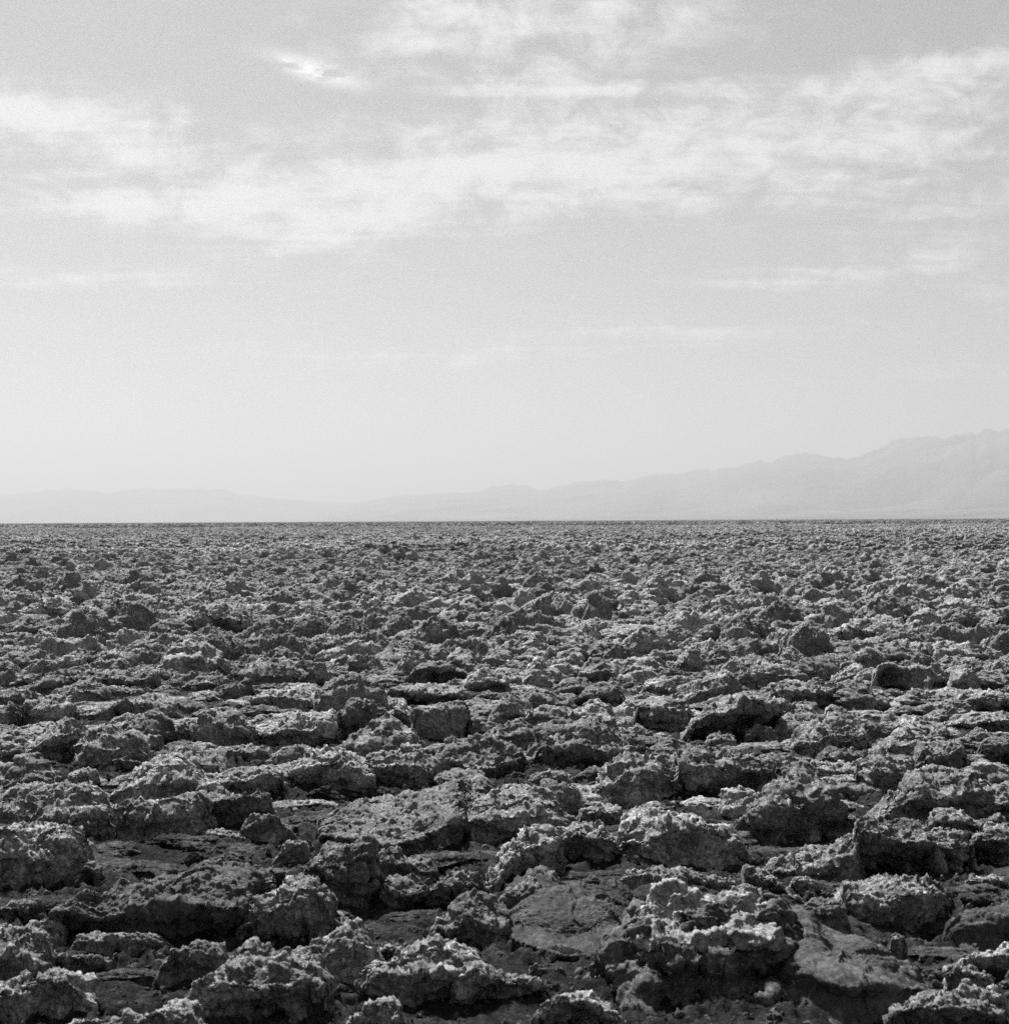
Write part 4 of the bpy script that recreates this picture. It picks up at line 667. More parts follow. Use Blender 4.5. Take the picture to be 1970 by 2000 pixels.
R('salt_slab','far slab on the right with a long black overhang',[(4.928,18.255,.03,18.257,.077,18.397,.077),(5.178,17.797,-.003,17.804,.113,18.161,.131),(5.48,17.647,-.014,17.654,.101,18.001,.118),(5.719,17.64,-.015,17.644,.054,17.809,.063)],under=0.6)
R('salt_clod','rough salt clod, second nearest of those right of the far black overhang',[(5.602,16.902,-.003,16.908,.019,16.982,.023),(5.78,16.962,.002,16.974,.045,17.194,.103),(5.977,16.956,.001,16.968,.044,17.188,.092)])
R('salt_clod','rough salt clod, second nearest of those in front of the arched slab',[(1.435,10.203,.002,10.212,.034,10.267,.039),(1.526,10.178,-.001,10.193,.05,10.317,.078),(1.631,10.176,-.001,10.187,.037,10.297,.047)])
R('salt_clod','upright salt clod, nearest of those in front of the arched slab',[(1.712,10.263,-.002,10.274,.037,10.329,.042),(1.809,10.261,-.002,10.287,.088,10.416,.123),(1.929,10.306,.004,10.321,.055,10.435,.066)])
R('salt_clod','upright salt clod lying just right of the bright lumpy boulder',[(2.581,10.37,.004,10.393,.082,10.451,.087),(2.657,10.32,-.002,10.347,.089,10.481,.137),(2.782,10.318,-.002,10.333,.049,10.446,.06)])
R('salt_clod','far smooth-faced clod with a slanting front, left of centre',[(-3.216,19.953,.02,19.973,.092,20.179,.101),(-3.031,19.613,-.003,19.654,.139,19.976,.238),(-2.669,19.442,-.014,19.482,.126,19.805,.261),(-2.64,19.6,-.003,19.627,.091,19.95,.165)])
R('salt_clod','upright salt clod, nearest of those left of the far smooth-faced clod',[(-3.229,18.019,-.003,18.05,.105,18.161,.118),(-3.118,17.882,-.014,17.925,.137,18.035,.228),(-3.1,18.295,.016,18.339,.171,18.45,.23)])
R('salt_clod','rough salt clod, second nearest of those left of the far smooth-faced clod',[(-3.631,18.733,.004,18.749,.06,18.837,.065),(-3.42,18.58,-.007,18.605,.083,18.819,.135),(-3.284,18.721,.003,18.747,.093,18.961,.146)])
R('salt_clod','rough salt clod, nearest of those in front of the far smooth-faced clod',[(-2.678,17.205,.003,17.226,.076,17.301,.08),(-2.534,17.077,-.006,17.113,.117,17.27,.156),(-2.423,17.198,.003,17.221,.086,17.379,.115)])
R('salt_clod','rough salt clod lying just behind the wavy pale ridge',[(-2.702,16.316,.006,16.344,.104,16.483,.112),(-2.563,16.2,-.003,16.228,.094,16.452,.165),(-2.32,16.194,-.003,16.211,.055,16.434,.074)])
R('salt_clod','far clod with a black mouth, behind the tall dark mass',[(-5.193,20.539,.008,20.541,.046,20.646,.051),(-4.998,20.356,-.004,20.364,.121,20.629,.165),(-4.719,20.346,-.004,20.352,.095,20.618,.127)],under=0.4)
R('salt_clod','long low salt clod lying just left of the far dark-mouthed clod',[(-5.763,21.04,.023,21.051,.061,21.162,.066),(-5.453,20.841,.011,20.859,.074,21.238,.125),(-5.181,20.473,-.012,20.494,.062,20.707,.072),(-4.958,20.295,-.02,20.306,.013,20.406,.017)])
R('salt_clod','far dark hump near the left edge',[(-5.88,17.645,0,17.663,.064,17.82,.072),(-5.758,17.64,0,17.689,.17,17.864,.255),(-5.602,17.636,-0,17.678,.148,17.854,.222)])
R('salt_clod','rough salt clod, nearest of those right of the far left dark hump',[(-5.613,17.831,.004,17.853,.079,17.933,.083),(-5.376,17.692,-.007,17.722,.1,17.967,.146),(-5.215,17.819,.003,17.843,.089,18.088,.124)])
R('salt_clod','rough salt clod, second nearest of those right of the far left dark hump',[(-5.098,17.583,.002,17.592,.034,17.668,.038),(-4.885,17.512,-.003,17.527,.049,17.742,.074),(-4.751,17.573,.001,17.591,.065,17.805,.09)])
R('salt_clod','rough salt clod lying just in front of the far dark-mouthed clod',[(-4.632,17.458,0,17.47,.042,17.546,.046),(-4.45,17.326,-.01,17.347,.063,17.627,.147),(-4.252,17.383,-.005,17.413,.099,17.693,.162),(-4.225,17.642,.014,17.66,.078,17.94,.098)])
R('salt_clod','rough salt clod lying just behind the tall dark mass',[(-3.786,17.936,.007,17.952,.061,18.032,.065),(-3.604,17.796,-.003,17.815,.061,18.033,.109),(-3.404,17.79,-.004,17.802,.039,18.02,.064)])
R('salt_clod','rough salt clod, nearest of those in front of the far left dark hump',[(-5.351,15.698,.003,15.725,.097,15.852,.105),(-5.141,15.59,-.006,15.617,.088,15.844,.183),(-4.978,15.688,.002,15.71,.078,15.937,.134)])
R('salt_clod','rough salt clod, second nearest of those in front of the far left dark hump',[(-4.854,15.35,-.001,15.377,.091,15.498,.098),(-4.707,15.297,-.006,15.332,.114,15.531,.18),(-4.56,15.442,.007,15.472,.109,15.671,.157)])
R('salt_clod','rough salt clod lying just left of the tall dark mass',[(-4.467,15.654,.003,15.681,.097,15.808,.105),(-4.263,15.547,-.006,15.574,.087,15.824,.161),(-4.057,15.643,.002,15.665,.077,15.915,.112)])
R('salt_clod','rough salt clod, second nearest of those in front of the far smooth-faced clod',[(-2.152,16.131,.002,16.148,.06,16.279,.067),(-1.967,16.072,-.003,16.097,.084,16.306,.165),(-1.813,16.122,.001,16.144,.078,16.353,.139)])
R('salt_clod','rough salt clod lying just left of the far left shaggy dome',[(-8.254,26.033,.008,26.047,.055,26.216,.061),(-8.082,25.884,0,25.906,.079,26.203,.223),(-7.685,25.728,-.008,25.755,.086,26.051,.132)])
R('salt_clod','far shaggy dome in the left part of the field',[(-7.276,24.547,.005,24.585,.139,24.921,.165),(-6.845,24.28,-.009,24.347,.226,24.683,.359),(-6.725,24.523,.004,24.566,.153,24.902,.225)])
R('salt_clod','rough salt clod, nearest of those behind the far dark-mouthed clod',[(-6.448,24.421,.009,24.434,.054,24.583,.059),(-6.204,24.163,-.005,24.188,.083,24.429,.128),(-5.991,24.154,-.005,24.171,.053,24.412,.068)])
R('salt_clod','rough salt clod, second nearest of those behind the far dark-mouthed clod',[(-5.409,23.308,-.008,23.328,.062,23.465,.068),(-5.233,23.531,.004,23.571,.147,23.912,.244),(-4.909,23.517,.004,23.55,.118,23.89,.184)])
R('salt_clod','rough salt clod lying just right of the far dark-mouthed clod',[(-4.285,20.528,.004,20.556,.103,20.775,.113),(-4.048,20.344,-.008,20.386,.14,20.636,.249),(-3.875,20.513,.003,20.534,.078,20.785,.161)])
R('salt_clod','long low salt clod, third nearest of those behind the far dark-mouthed clod',[(-7.41,29.878,.02,29.894,.074,30.12,.081),(-6.76,29.114,-.014,29.154,.127,29.604,.159),(-6.542,29.28,-.006,29.305,.082,29.748,.096)])
R('salt_clod','rough salt clod lying just right of the far left shaggy dome',[(-7.96,30.579,.003,30.59,.04,30.822,.048),(-7.685,30.371,-.006,30.397,.087,30.677,.205),(-7.503,30.555,.002,30.571,.058,30.851,.12)])
R('salt_clod','long low salt clod, fourth nearest of those behind the far dark-mouthed clod',[(-6.403,29.83,.017,29.835,.035,30.055,.042),(-5.707,29.067,-.017,29.097,.089,29.681,.132),(-5.372,29.405,-.001,29.425,.07,30.01,.114)])
R('salt_clod','long low salt clod, second nearest of those behind the far smooth-faced clod',[(-4.554,26.738,.01,26.752,.059,26.931,.065),(-4.177,26.423,-.005,26.45,.091,26.835,.168),(-3.88,26.409,-.006,26.428,.058,26.813,.102)])
R('salt_clod','rough salt clod, nearest of those behind the far smooth-faced clod',[(-3.634,24.93,.023,24.96,.128,25.123,.134),(-3.379,24.401,-.005,24.451,.173,24.713,.203),(-3.104,24.145,-.019,24.187,.127,24.449,.171)])
R('salt_clod','rough salt clod, nearest of those behind the far left dark hump',[(-7.47,22.005,.012,22.032,.105,22.157,.111),(-7.239,21.794,-0,21.824,.105,22.091,.196),(-6.903,21.587,-.013,21.616,.092,21.883,.154)])
R('salt_clod','rough salt clod lying just left of the far left dark hump',[(-6.894,19.396,.011,19.416,.081,19.609,.09),(-6.646,19.231,-0,19.251,.069,19.5,.122),(-6.378,19.069,-.011,19.089,.058,19.339,.085)])
R('salt_clod','rough salt clod, second nearest of those behind the far left dark hump',[(-8.746,24.594,.009,24.632,.144,24.793,.149),(-8.414,24.329,-.005,24.371,.143,24.651,.248),(-8.198,24.32,-.005,24.354,.113,24.634,.187)])
R('salt_clod','far upright squared block left of centre',[(-2.972,28.428,.006,28.453,.092,28.66,.099),(-2.815,28.251,-.003,28.29,.135,28.506,.194),(-2.605,28.241,-.003,28.275,.117,28.491,.176)])
R('salt_clod','upright salt clod, nearest of those in front of the far upright block',[(-1.975,21.995,.012,22.026,.119,22.225,.133),(-1.699,21.584,-.012,21.629,.144,21.828,.26),(-1.633,21.778,-0,21.809,.105,22.008,.2)])
R('salt_clod','long low salt clod, second nearest of those right of the far upright block',[(-1.739,23.204,.009,23.224,.079,23.36,.085),(-1.467,22.967,-.004,22.995,.093,23.435,.136),(-1.013,22.949,-.005,22.98,.106,23.421,.149)])
R('salt_clod','rough salt clod, second nearest of those in front of the far upright block',[(-2.154,20.343,.008,20.378,.131,20.598,.14),(-1.91,20.161,-.004,20.196,.118,20.459,.199),(-1.71,20.154,-.004,20.182,.093,20.445,.149)])
R('salt_clod','rough salt clod, fourth nearest of those behind the black-mouthed arch',[(-1.554,18.327,.006,18.343,.061,18.427,.065),(-1.319,18.179,-.005,18.21,.104,18.517,.171),(-1.117,18.172,-.005,18.21,.126,18.517,.192),(-1.057,18.311,.005,18.336,.093,18.643,.136)])
R('salt_clod','upright salt clod, fifth nearest of those behind the black-mouthed arch',[(-.877,18.834,.004,18.85,.061,18.939,.065),(-.686,18.679,-.006,18.718,.129,18.947,.227),(-.573,18.749,-.002,18.785,.123,19.014,.234),(-.505,18.822,.004,18.847,.094,19.077,.123)])
R('salt_clod','long low salt clod, third nearest of those right of the far upright block',[(-1.402,20.387,.001,20.401,.05,20.61,.059),(-1.175,20.379,0,20.4,.074,20.805,.095),(-.748,20.364,-.001,20.385,.073,20.79,.119)])
R('salt_clod','far low ledge with a black horned left end, near centre',[(-1.033,31.33,.024,31.336,.121,31.593,.128),(-.672,30.692,-.002,30.697,.092,31.187,.107),(-.142,30.663,-.003,30.668,.072,31.15,.087),(.27,30.255,-.02,30.257,.016,30.48,.023)],under=0.6)
R('salt_clod','rough salt clod, nearest of those right of the far upright block',[(-2.244,29.464,-.002,29.484,.069,29.704,.076),(-2.062,29.454,-.003,29.48,.087,29.75,.201),(-1.818,29.626,.005,29.647,.077,29.917,.155)])
R('salt_clod','rough salt clod, nearest of those left of the far black streak',[(-1.878,34.032,-.003,34.044,.039,34.304,.048),(-1.668,34.02,-.003,34.049,.1,34.309,.173),(-1.468,34.254,.006,34.266,.047,34.527,.078)])
R('salt_clod','long low salt clod, nearest of those right of the far black streak',[(-.253,26.407,.009,26.43,.089,26.614,.095),(.072,26.1,-.007,26.136,.12,26.898,.16),(.651,26.074,-.008,26.101,.087,26.862,.142),(.983,26.35,.006,26.377,.102,27.139,.142)])
R('salt_clod','rough salt clod, third nearest of those right of the far black streak',[(.759,23.442,.009,23.466,.094,23.715,.107),(.952,23.202,-.004,23.242,.136,23.491,.251),(1.152,23.194,-.005,23.226,.107,23.475,.149)])
R('salt_clod','rough salt clod, second nearest of those left of the far pale overhang',[(1.191,24.006,-.002,24.018,.042,24.161,.047),(1.34,24,-.002,24.033,.114,24.29,.173),(1.613,24.111,.004,24.132,.077,24.389,.121)])
R('salt_clod','rough salt clod, second nearest of those right of the far black streak',[(.753,28.762,.003,28.777,.056,28.984,.062),(1.066,28.572,-.005,28.607,.116,28.913,.243),(1.249,28.737,.002,28.757,.072,29.063,.127)])
R('salt_clod','rough salt clod, nearest of those in front of the far black streak',[(-.736,24.12,0,24.14,.073,24.288,.079),(-.588,24.113,0,24.138,.088,24.378,.163),(-.349,24.103,-0,24.12,.058,24.359,.073)])
R('salt_clod','rough salt clod, second nearest of those in front of the far black streak',[(-.094,20.284,.002,20.305,.076,20.49,.087),(.031,20.193,-.004,20.217,.082,20.403,.143),(.206,20.273,.002,20.291,.063,20.476,.112)])
R('salt_clod','upright salt clod, third nearest of those left of the far pale overhang',[(.556,20.267,0,20.284,.061,20.387,.066),(.631,20.264,0,20.285,.073,20.409,.14),(.756,20.26,-0,20.274,.049,20.398,.064)])
R('salt_clod','rough salt clod, third nearest of those behind the peaked pale clod',[(.516,18.015,0,18.03,.054,18.111,.059),(.561,18.013,0,18.038,.087,18.231,.149),(.827,18.005,-0,18.024,.065,18.216,.115)])
R('salt_clod','rough salt clod, nearest of those left of the far pale overhang',[(.729,19.55,.008,19.571,.078,19.766,.087),(.962,19.381,-.004,19.408,.09,19.646,.12),(1.105,19.376,-.004,19.396,.066,19.587,.075)])
R('salt_clod','rough salt clod, second nearest of those behind the black-mouthed arch',[(-.483,17.998,.029,18.017,.094,18.184,.102),(-.337,17.33,-.02,17.372,.126,17.573,.163),(-.146,17.45,-.011,17.474,.073,17.676,.099)])
R('salt_clod','rough salt clod, second nearest of those behind the peaked pale clod',[(.085,16.187,.005,16.201,.053,16.267,.057),(.282,16.072,-.004,16.094,.073,16.34,.14),(.482,16.121,-0,16.135,.048,16.381,.105)])
R('salt_clod','rough salt clod, second nearest of those left of the far black streak',[(-1.362,24.133,.003,24.154,.076,24.301,.081),(-1.118,24,-.005,24.025,.083,24.283,.141),(-.944,24.115,.002,24.132,.06,24.389,.074)])
R('salt_clod','rough salt clod, nearest of those behind the far pale overhang',[(1.651,21.514,.002,21.525,.041,21.639,.046),(1.855,21.408,-.004,21.427,.061,21.689,.122),(2.074,21.498,.001,21.513,.053,21.775,.088)])
R('salt_clod','rough salt clod, second nearest of those behind the far pale overhang',[(2.276,23.005,.002,23.017,.044,23.149,.05),(2.434,22.887,-.004,22.907,.065,23.117,.136),(2.615,22.992,.002,23.004,.043,23.214,.072)])
R('salt_clod','far dark square lump on the right with a lit top',[(5.654,32.802,.038,32.83,.137,33.073,.147),(5.547,31.26,-.02,31.314,.166,31.557,.252),(5.81,31.45,-.016,31.483,.098,31.726,.204)])
R('salt_clod','long low salt clod, nearest of those in front of the far square lump',[(4.982,27.711,.006,27.735,.09,27.932,.096),(5.261,27.374,-.01,27.412,.123,27.876,.201),(5.727,27.674,.004,27.703,.105,28.167,.132)])
R('salt_clod','rough salt clod, fifth nearest of those in front of the far square lump',[(4.17,22,-.006,22.008,.021,22.126,.026),(4.442,21.99,-.006,22.013,.073,22.35,.146),(4.78,22.292,.012,22.323,.119,22.66,.181)])
R('salt_clod','rough salt clod, fifth nearest of those left of the far crumbly round clod',[(5.572,24.851,.012,24.876,.102,25.121,.118),(5.665,24.584,-.002,24.618,.117,24.862,.209),(5.872,24.447,-.01,24.468,.064,24.713,.079)])
R('salt_clod','rough salt clod, fourth nearest of those left of the far crumbly round clod',[(5.031,22.572,.004,22.588,.059,22.716,.064),(5.148,22.459,-.002,22.49,.107,22.662,.137),(5.284,22.454,-.002,22.477,.079,22.649,.095)])
R('salt_clod','long low salt clod, nearest of those left of the far crumbly round clod',[(5.245,22.302,.008,22.313,.049,22.437,.054),(5.464,22.293,.008,22.308,.062,22.545,.073),(5.524,21.876,-.017,21.895,.049,22.014,.054)])
R('salt_clod','far big crumbly rounded clod on the right',[(5.08,20.101,.015,20.133,.124,20.455,.138),(5.215,19.756,-.007,19.796,.136,20.13,.223),(5.527,19.745,-.008,19.779,.111,20.113,.185)])
R('salt_clod','rough salt clod, nearest of those behind the far black overhang',[(5.839,20.418,.012,20.447,.11,20.665,.12),(6.036,20.061,-.011,20.095,.11,20.497,.206),(6.431,20.219,-.001,20.247,.097,20.649,.143)])
R('salt_clod','long low salt clod, second nearest of those in front of the far square lump',[(4.149,25.355,.003,25.364,.034,25.523,.039),(4.315,25.212,-.005,25.234,.072,25.524,.101),(4.615,25.335,.002,25.348,.048,25.638,.077)])
R('salt_clod','rough salt clod, fourth nearest of those in front of the far square lump',[(3.712,22.497,.003,22.52,.084,22.78,.095),(3.914,22.381,-.004,22.408,.091,22.683,.212),(4.151,22.479,.002,22.495,.056,22.769,.093)])
R('salt_clod','rough salt clod, third nearest of those in front of the far square lump',[(4.296,23.269,.003,23.281,.045,23.416,.05),(4.56,23.144,-.004,23.164,.066,23.465,.19),(4.781,23.249,.002,23.266,.058,23.567,.125)])
R('salt_clod','rough salt clod, sixth nearest of those in front of the far square lump',[(2.861,20.384,.004,20.408,.091,20.514,.095),(3.186,20.197,-.008,20.239,.139,20.627,.225),(3.486,20.361,.003,20.389,.101,20.777,.15)])
R('salt_clod','upright salt clod, nearest of those right of the far pale overhang',[(2.077,18.322,.01,18.366,.165,18.533,.175),(2.179,18.038,-.01,18.088,.164,18.254,.274),(2.327,18.172,-0,18.197,.087,18.363,.141)])
R('salt_clod','rough salt clod, second nearest of those right of the far pale overhang',[(2.751,23.782,.005,23.815,.12,24.114,.131),(3.043,23.533,-.009,23.573,.134,24.044,.253),(3.509,23.751,.003,23.775,.09,24.246,.12)])
R('salt_clod','rough salt clod lying just right of the far square lump',[(5.415,26.028,.003,26.041,.05,26.21,.056),(5.515,25.879,-.005,25.906,.089,26.105,.158),(5.733,26.013,.002,26.027,.049,26.225,.086)])
R('salt_clod','upright salt clod, second nearest of those behind the far crumbly round clod',[(6.926,28.843,.003,28.858,.055,29.034,.064),(7.028,28.661,-.005,28.696,.116,28.872,.214),(7.207,28.829,.002,28.844,.055,29.02,.099)])
R('salt_clod','rough salt clod, nearest of those behind the far crumbly round clod',[(7.792,28.118,.003,28.133,.054,28.331,.061),(8.057,27.937,-.005,27.971,.113,28.271,.237),(8.273,28.094,.002,28.119,.087,28.419,.159)])
R('salt_clod','rough salt clod lying just right of the far crumbly round clod',[(7.858,25.819,.003,25.841,.081,26.011,.087),(8.036,25.669,-.005,25.7,.104,26.015,.198),(8.358,25.796,.002,25.814,.064,26.129,.11)])
R('salt_clod','rough salt clod, second nearest of those behind the far black overhang',[(7.009,21.877,.002,21.896,.068,22.016,.074),(7.085,21.772,-.004,21.798,.088,22.032,.167),(7.383,21.862,.002,21.885,.081,22.119,.146)])
R('salt_clod','rough salt clod, nearest of those right of the far black overhang',[(6.27,19.123,.014,19.146,.095,19.24,.099),(6.334,18.811,-.007,18.844,.106,19.075,.17),(6.536,18.805,-.008,18.824,.06,19.055,.088)])
R('salt_clod','upright salt clod, nearest of those behind the tilted pale tablet',[(3.117,16.005,.008,16.032,.104,16.165,.111),(3.182,15.841,-.006,15.865,.08,15.999,.185),(3.308,15.89,-.002,15.907,.055,16.041,.082)])
R('salt_clod','long low salt clod, third nearest of those left of the far crumbly round clod',[(4.666,21.532,.012,21.543,.051,21.658,.056),(4.832,21.328,0,21.339,.039,21.565,.049),(5.256,21.121,-.013,21.139,.051,21.25,.056)])
R('salt_clod','long low salt clod, second nearest of those left of the far crumbly round clod',[(4.332,19.323,.008,19.343,.078,19.534,.087),(4.625,19.155,-.004,19.175,.066,19.571,.106),(4.928,19.145,-.004,19.158,.042,19.529,.06)])
R('salt_clod','long low salt clod, second nearest of those in front of the far crumbly round clod',[(4.415,18.675,.014,18.685,.048,18.772,.052),(4.573,18.376,-.007,18.395,.059,18.635,.085),(4.727,18.371,-.007,18.377,.015,18.542,.023)])

CATS = {'salt_clod': 'clod', 'salt_boulder': 'boulder', 'salt_slab': 'slab', 'mud_pan': 'mud pan', 'mud_mound': 'mound', 'salt_mound': 'mound', 'pebble': 'pebble'}
GROUPS = {'salt_clod': 'salt clods of the field', 'salt_boulder': 'large crusted boulders in the foreground', 'salt_slab': 'overhung salt slabs'}
foot = []
ntri = 0
def emit(name, G, mat, origin, parent=None):
    global ntri
    V = G.reshape(-1, 3) - np.array(origin)
    F = grid_faces(G.shape[0], G.shape[1])
    ntri += 2 * len(F)
    me = mesh_from(name, V, F, mat)
    o = bpy.data.objects.new(name, me); col.objects.link(o)
    if parent is None: o.location = origin
    else: o.parent = parent
    return o

for i, (kind, label, cols, k) in enumerate(ROCKS):
    C = np.array(cols)
    dm = float(C[:, 3].mean())
    crown = k.pop('crown', 0); lift = k.pop('lift', 0)
    res = max(0.0045, dm / 1406 * 1.15)
    if not (crown or 'under' in k or k.get('smooth') or k.get('flat')):
        k['under'] = (0.0, 0.15, 0.32, 0.45, 0.1)[(i * 7) % 5]
    if not k.get('flat'):          # the sweep rounds the crest off; give the height back
        cols = [(a_, b_, c_, d_, c_ + (e_ - c_) * 1.15, f_, c_ + (g_ - c_) * 1.05) for (a_, b_, c_, d_, e_, f_, g_) in cols]
    G = rock_grid(cols, res, seed=i * 1.618 + 0.3, rough=1.9 if crown else 1.0, **k)
    mat = M_MUD if (k.get('smooth') or kind == 'mud_pan') else M_MOUND if k.get('flat') else M_SALT
    origin = (float(C[:, 0].mean()), dm, -0.03)
    foot.append((C[0, 0], C[-1, 0], float(C[:, 1].min()), float(C[:, 5].max() if k.get('flat') else C[:, 5].mean())))
    if crown:
        root = bpy.data.objects.new(kind, None); col.objects.link(root); root.location = origin
        root.empty_display_size = 0.1
        emit('mound_base', G, M_MOUND, origin, root)
        dl = float(C[1:6, 3].mean())
        zt = lambda y: EYE - (y - 1015.) * dl / 2813
        for cap in ([(-75, 740, 780, 830), (-10, 685, 760, 880), (70, 640, 760, 890), (190, 615, 760, 885), (270, 680, 780, 880), (350, 665, 780, 855), (400, 700, 760, 830)],
                    [(370, 740, 780, 830), (450, 645, 760, 850), (540, 608, 760, 880), (630, 640, 780, 885), (690, 700, 800, 870), (705, 800, 830, 860)]):
            cc_ = []
            for (px, c_, l_, b_) in cap:
                X_ = ((1270 + px * .3676) - 985) / 2813 * dl
                f_ = lambda v: 1500 + v * .3676
                yf = dl - 0.03
                cc_.append((X_, yf, zt(f_(b_)), yf + .15, EYE - (f_(l_) - 1015.) * (yf + .15) / 2813, yf + .25, EYE - (f_(c_) - 1015.) * (yf + .25) / 2813))
            zb_ = min(c[2] for c in cc_)
            Gc = rock_grid([(a0, b0, c0 - zb_, d0, e0 - zb_, f0, g0 - zb_) for (a0, b0, c0, d0, e0, f0, g0) in cc_], res, under=0.06, seed=i + len(cc_) * 2.3, rough=1.2, sink=0.02, skirt=0)
            Gc[:, :, 2] += zb_
            cp = emit('salt_cap', Gc, M_CAP, origin, root)
            cp['label'] = 'bright white knobbly salt cap'
        o = root
    else:
        o = emit(kind, G, mat, origin)
    o['label'] = label; o['category'] = CATS[kind]; o['kind'] = 'thing'
    if kind in GROUPS: o['group'] = GROUPS[kind]
print('rocks', len(ROCKS), 'tris', ntri)

# ------------------------------------------------------------------ the rest of the field: uncountable clods to the horizon
def random_cols(w, hgt, dep, seed, lip=(.55, .95)):
    r = np.random.default_rng(seed)
    n = 5
    xs = np.linspace(-w / 2, w / 2, n)
    prof = np.array([0.35, 0.85, 1.0, 0.9, 0.4]) * r.uniform(0.75, 1.2, n)
    out = []
    for j in range(n):
        h = hgt * prof[j] * (1.15 if j in (0, 4) else 1)
        k = np.array([0.6, 0.95, 1, 0.95, 0.6])[j]
        yf = -dep / 2 * k * r.uniform(.8, 1.15)
        yl = yf + 0.1 * h
        out.append((xs[j], yf, 0.0, yl, h * r.uniform(*lip), yl + dep * 0.5 * k, h))
    return out

protos = bpy.data.collections.new('clod_shapes')
def add_proto(G_list, name):
    Vs, Fs, o_ = [], [], 0
    for G in G_list:
        Vs.append(G.reshape(-1, 3)); Fs.append(grid_faces(G.shape[0], G.shape[1]) + o_); o_ += G.shape[0] * G.shape[1]
    me = mesh_from(name, np.concatenate(Vs), np.concatenate(Fs), M_SALT)
    ob = bpy.data.objects.new(name, me); protos.objects.link(ob)
    return 2 * sum(len(f) for f in Fs)
NR = 14
for j in range(NR):
    r = np.random.default_rng(100 + j)
    cols = random_cols(0.60 * r.uniform(.75, 1.35), 0.15 * r.uniform(.7, 1.8), 0.34 * r.uniform(.8, 1.2), 200 + j)
    ntri += add_proto([rock_grid(cols, 0.0095, under=max(0, r.uniform(-.15, .5)), seed=50 + j * 3.1, sink=.12, back=.65)], 'shape_a%02d' % j)
low = []
for j in range(24):
    r = np.random.default_rng(300 + j)
    cols = random_cols(1.0 * r.uniform(.6, 1.4), 0.32 * r.uniform(.55, 1.2), 0.30 * r.uniform(.8, 1.2), 400 + j, (.9, 1.05))
    low.append(rock_grid(cols, 0.05, under=r.uniform(.3, .5), seed=150 + j * 2.7, sink=.05, rough=1.3, back=.45, grit=1.6))
lower = []
for j in range(12):
    r = np.random.default_rng(500 + j)
    cols = random_cols(1.3 * r.uniform(.6, 1.4), 0.5 * r.uniform(.6, 1.3), 0.42 * r.uniform(.8, 1.2), 600 + j, (.92, 1.05))
    lower.append(rock_grid(cols, 0.2, under=0.3, seed=250 + j * 2.7, sink=.05, rough=1.3, back=.4, grit=1.0)[::1, ::2])
def patch(shapes, size, n, seed):
    r = np.random.default_rng(seed); out = []
    k = int(math.sqrt(n)); st = size / k
    for a_ in range(k):
        for b_ in range(k):
            G = shapes[r.integers(len(shapes))].copy()
            nv = float(perlin(np.array([[a_ * st / 1.6 + seed, b_ * st / 2.4, .5]]))[0])
            if nv < -.5 and r.random() < .6: continue
            s_ = r.uniform(.6, 1.15) * (1 + .35 * nv); an = r.normal() * .4 + (math.pi if r.random() < .15 else 0)
            c_, sn = math.cos(an), math.sin(an)
            x = (G[:, :, 0] * c_ - G[:, :, 1] * sn) * s_; y = (G[:, :, 0] * sn + G[:, :, 1] * c_) * s_
            out.append(np.stack([x - size / 2 + (a_ + r.uniform(.1, .9)) * st, y - size / 2 + (b_ + r.uniform(.1, .9)) * st, G[:, :, 2] * s_ * r.uniform(.8, 1.25)], -1))
    return out
for j in range(4): ntri += add_proto(patch(low, 8.0, 12 * 12, 700 + j), 'shape_b%02d' % j)
for j in range(2): ntri += add_proto(patch(lower, 30.0, 30 * 30, 800 + j), 'shape_c%02d' % j)

for j in range(NR):      # rubble between the clods, the gaps' shade put into its darker colour
    src = protos.objects['shape_a%02d' % j].data.copy(); src.materials[0] = M_SHADED
    protos.objects.link(bpy.data.objects.new('shape_d%02d' % j, src))
pts, scl, rot, idx = [], [], [], []
def put(x, y, s, r, i, sz=1.0):
    pts.append((x, y, -0.02)); scl.append((s, s, s * sz)); rot.append((0.0, 0.0, r)); idx.append(i)
# gaps between the surveyed clods: occupancy on a 4 cm grid
CELL = 0.04; YM = 34.0; XM = 16.0
occ = np.zeros((int(2 * XM / CELL), int(YM / CELL)), dtype=bool)
for (x0, x1, y0, y1) in foot:
    occ[max(0, int((x0 + XM) / CELL)):int((x1 + XM) / CELL) + 1, max(0, int(y0 / CELL)):int(y1 / CELL) + 1] = True
r = np.random.default_rng(11)
FILL = 0
def scatter(n, y0, y1, smin, smax, grow=0.8, tall=1.0, lap=.12):
    for _ in range(n):
        y = math.sqrt(r.uniform(y0 * y0, y1 * y1)); x = r.uniform(-.47, .47) * y
        w = r.uniform(smin, smax)
        a0, a1 = int((x - w * .5 * grow + XM) / CELL), int((x + w * .5 * grow + XM) / CELL) + 1
        b0, b1 = int((y - w * .4 * grow) / CELL), int((y + w * .4 * grow) / CELL) + 1
        if a0 < 0 or b0 < 0 or b1 >= occ.shape[1] or a1 >= occ.shape[0]: continue
        if any(((x - mx) / ma) ** 2 + ((y - my) / mb_) ** 2 < 1 for (mx, my, ma, mb_) in MUD): continue
        if occ[a0:a1, b0:b1].mean() > lap: continue
        occ[a0:a1, b0:b1] = True
        put(x, y, w / 0.50, r.normal() * .45 + (math.pi if r.random() < .25 else 0), FILL + int(r.integers(NR)), r.uniform(.75, 1.3) * tall)
scatter(5000, 19.0, 33.0, .7, .95, .8, .95)
scatter(9000, 16.0, 33.0, .5, .7, .8, 1.1)
scatter(14000, 14.0, 33.0, .24, .40)
scatter(16000, 13, 33.0, .12, .22)
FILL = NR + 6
FILL = 0
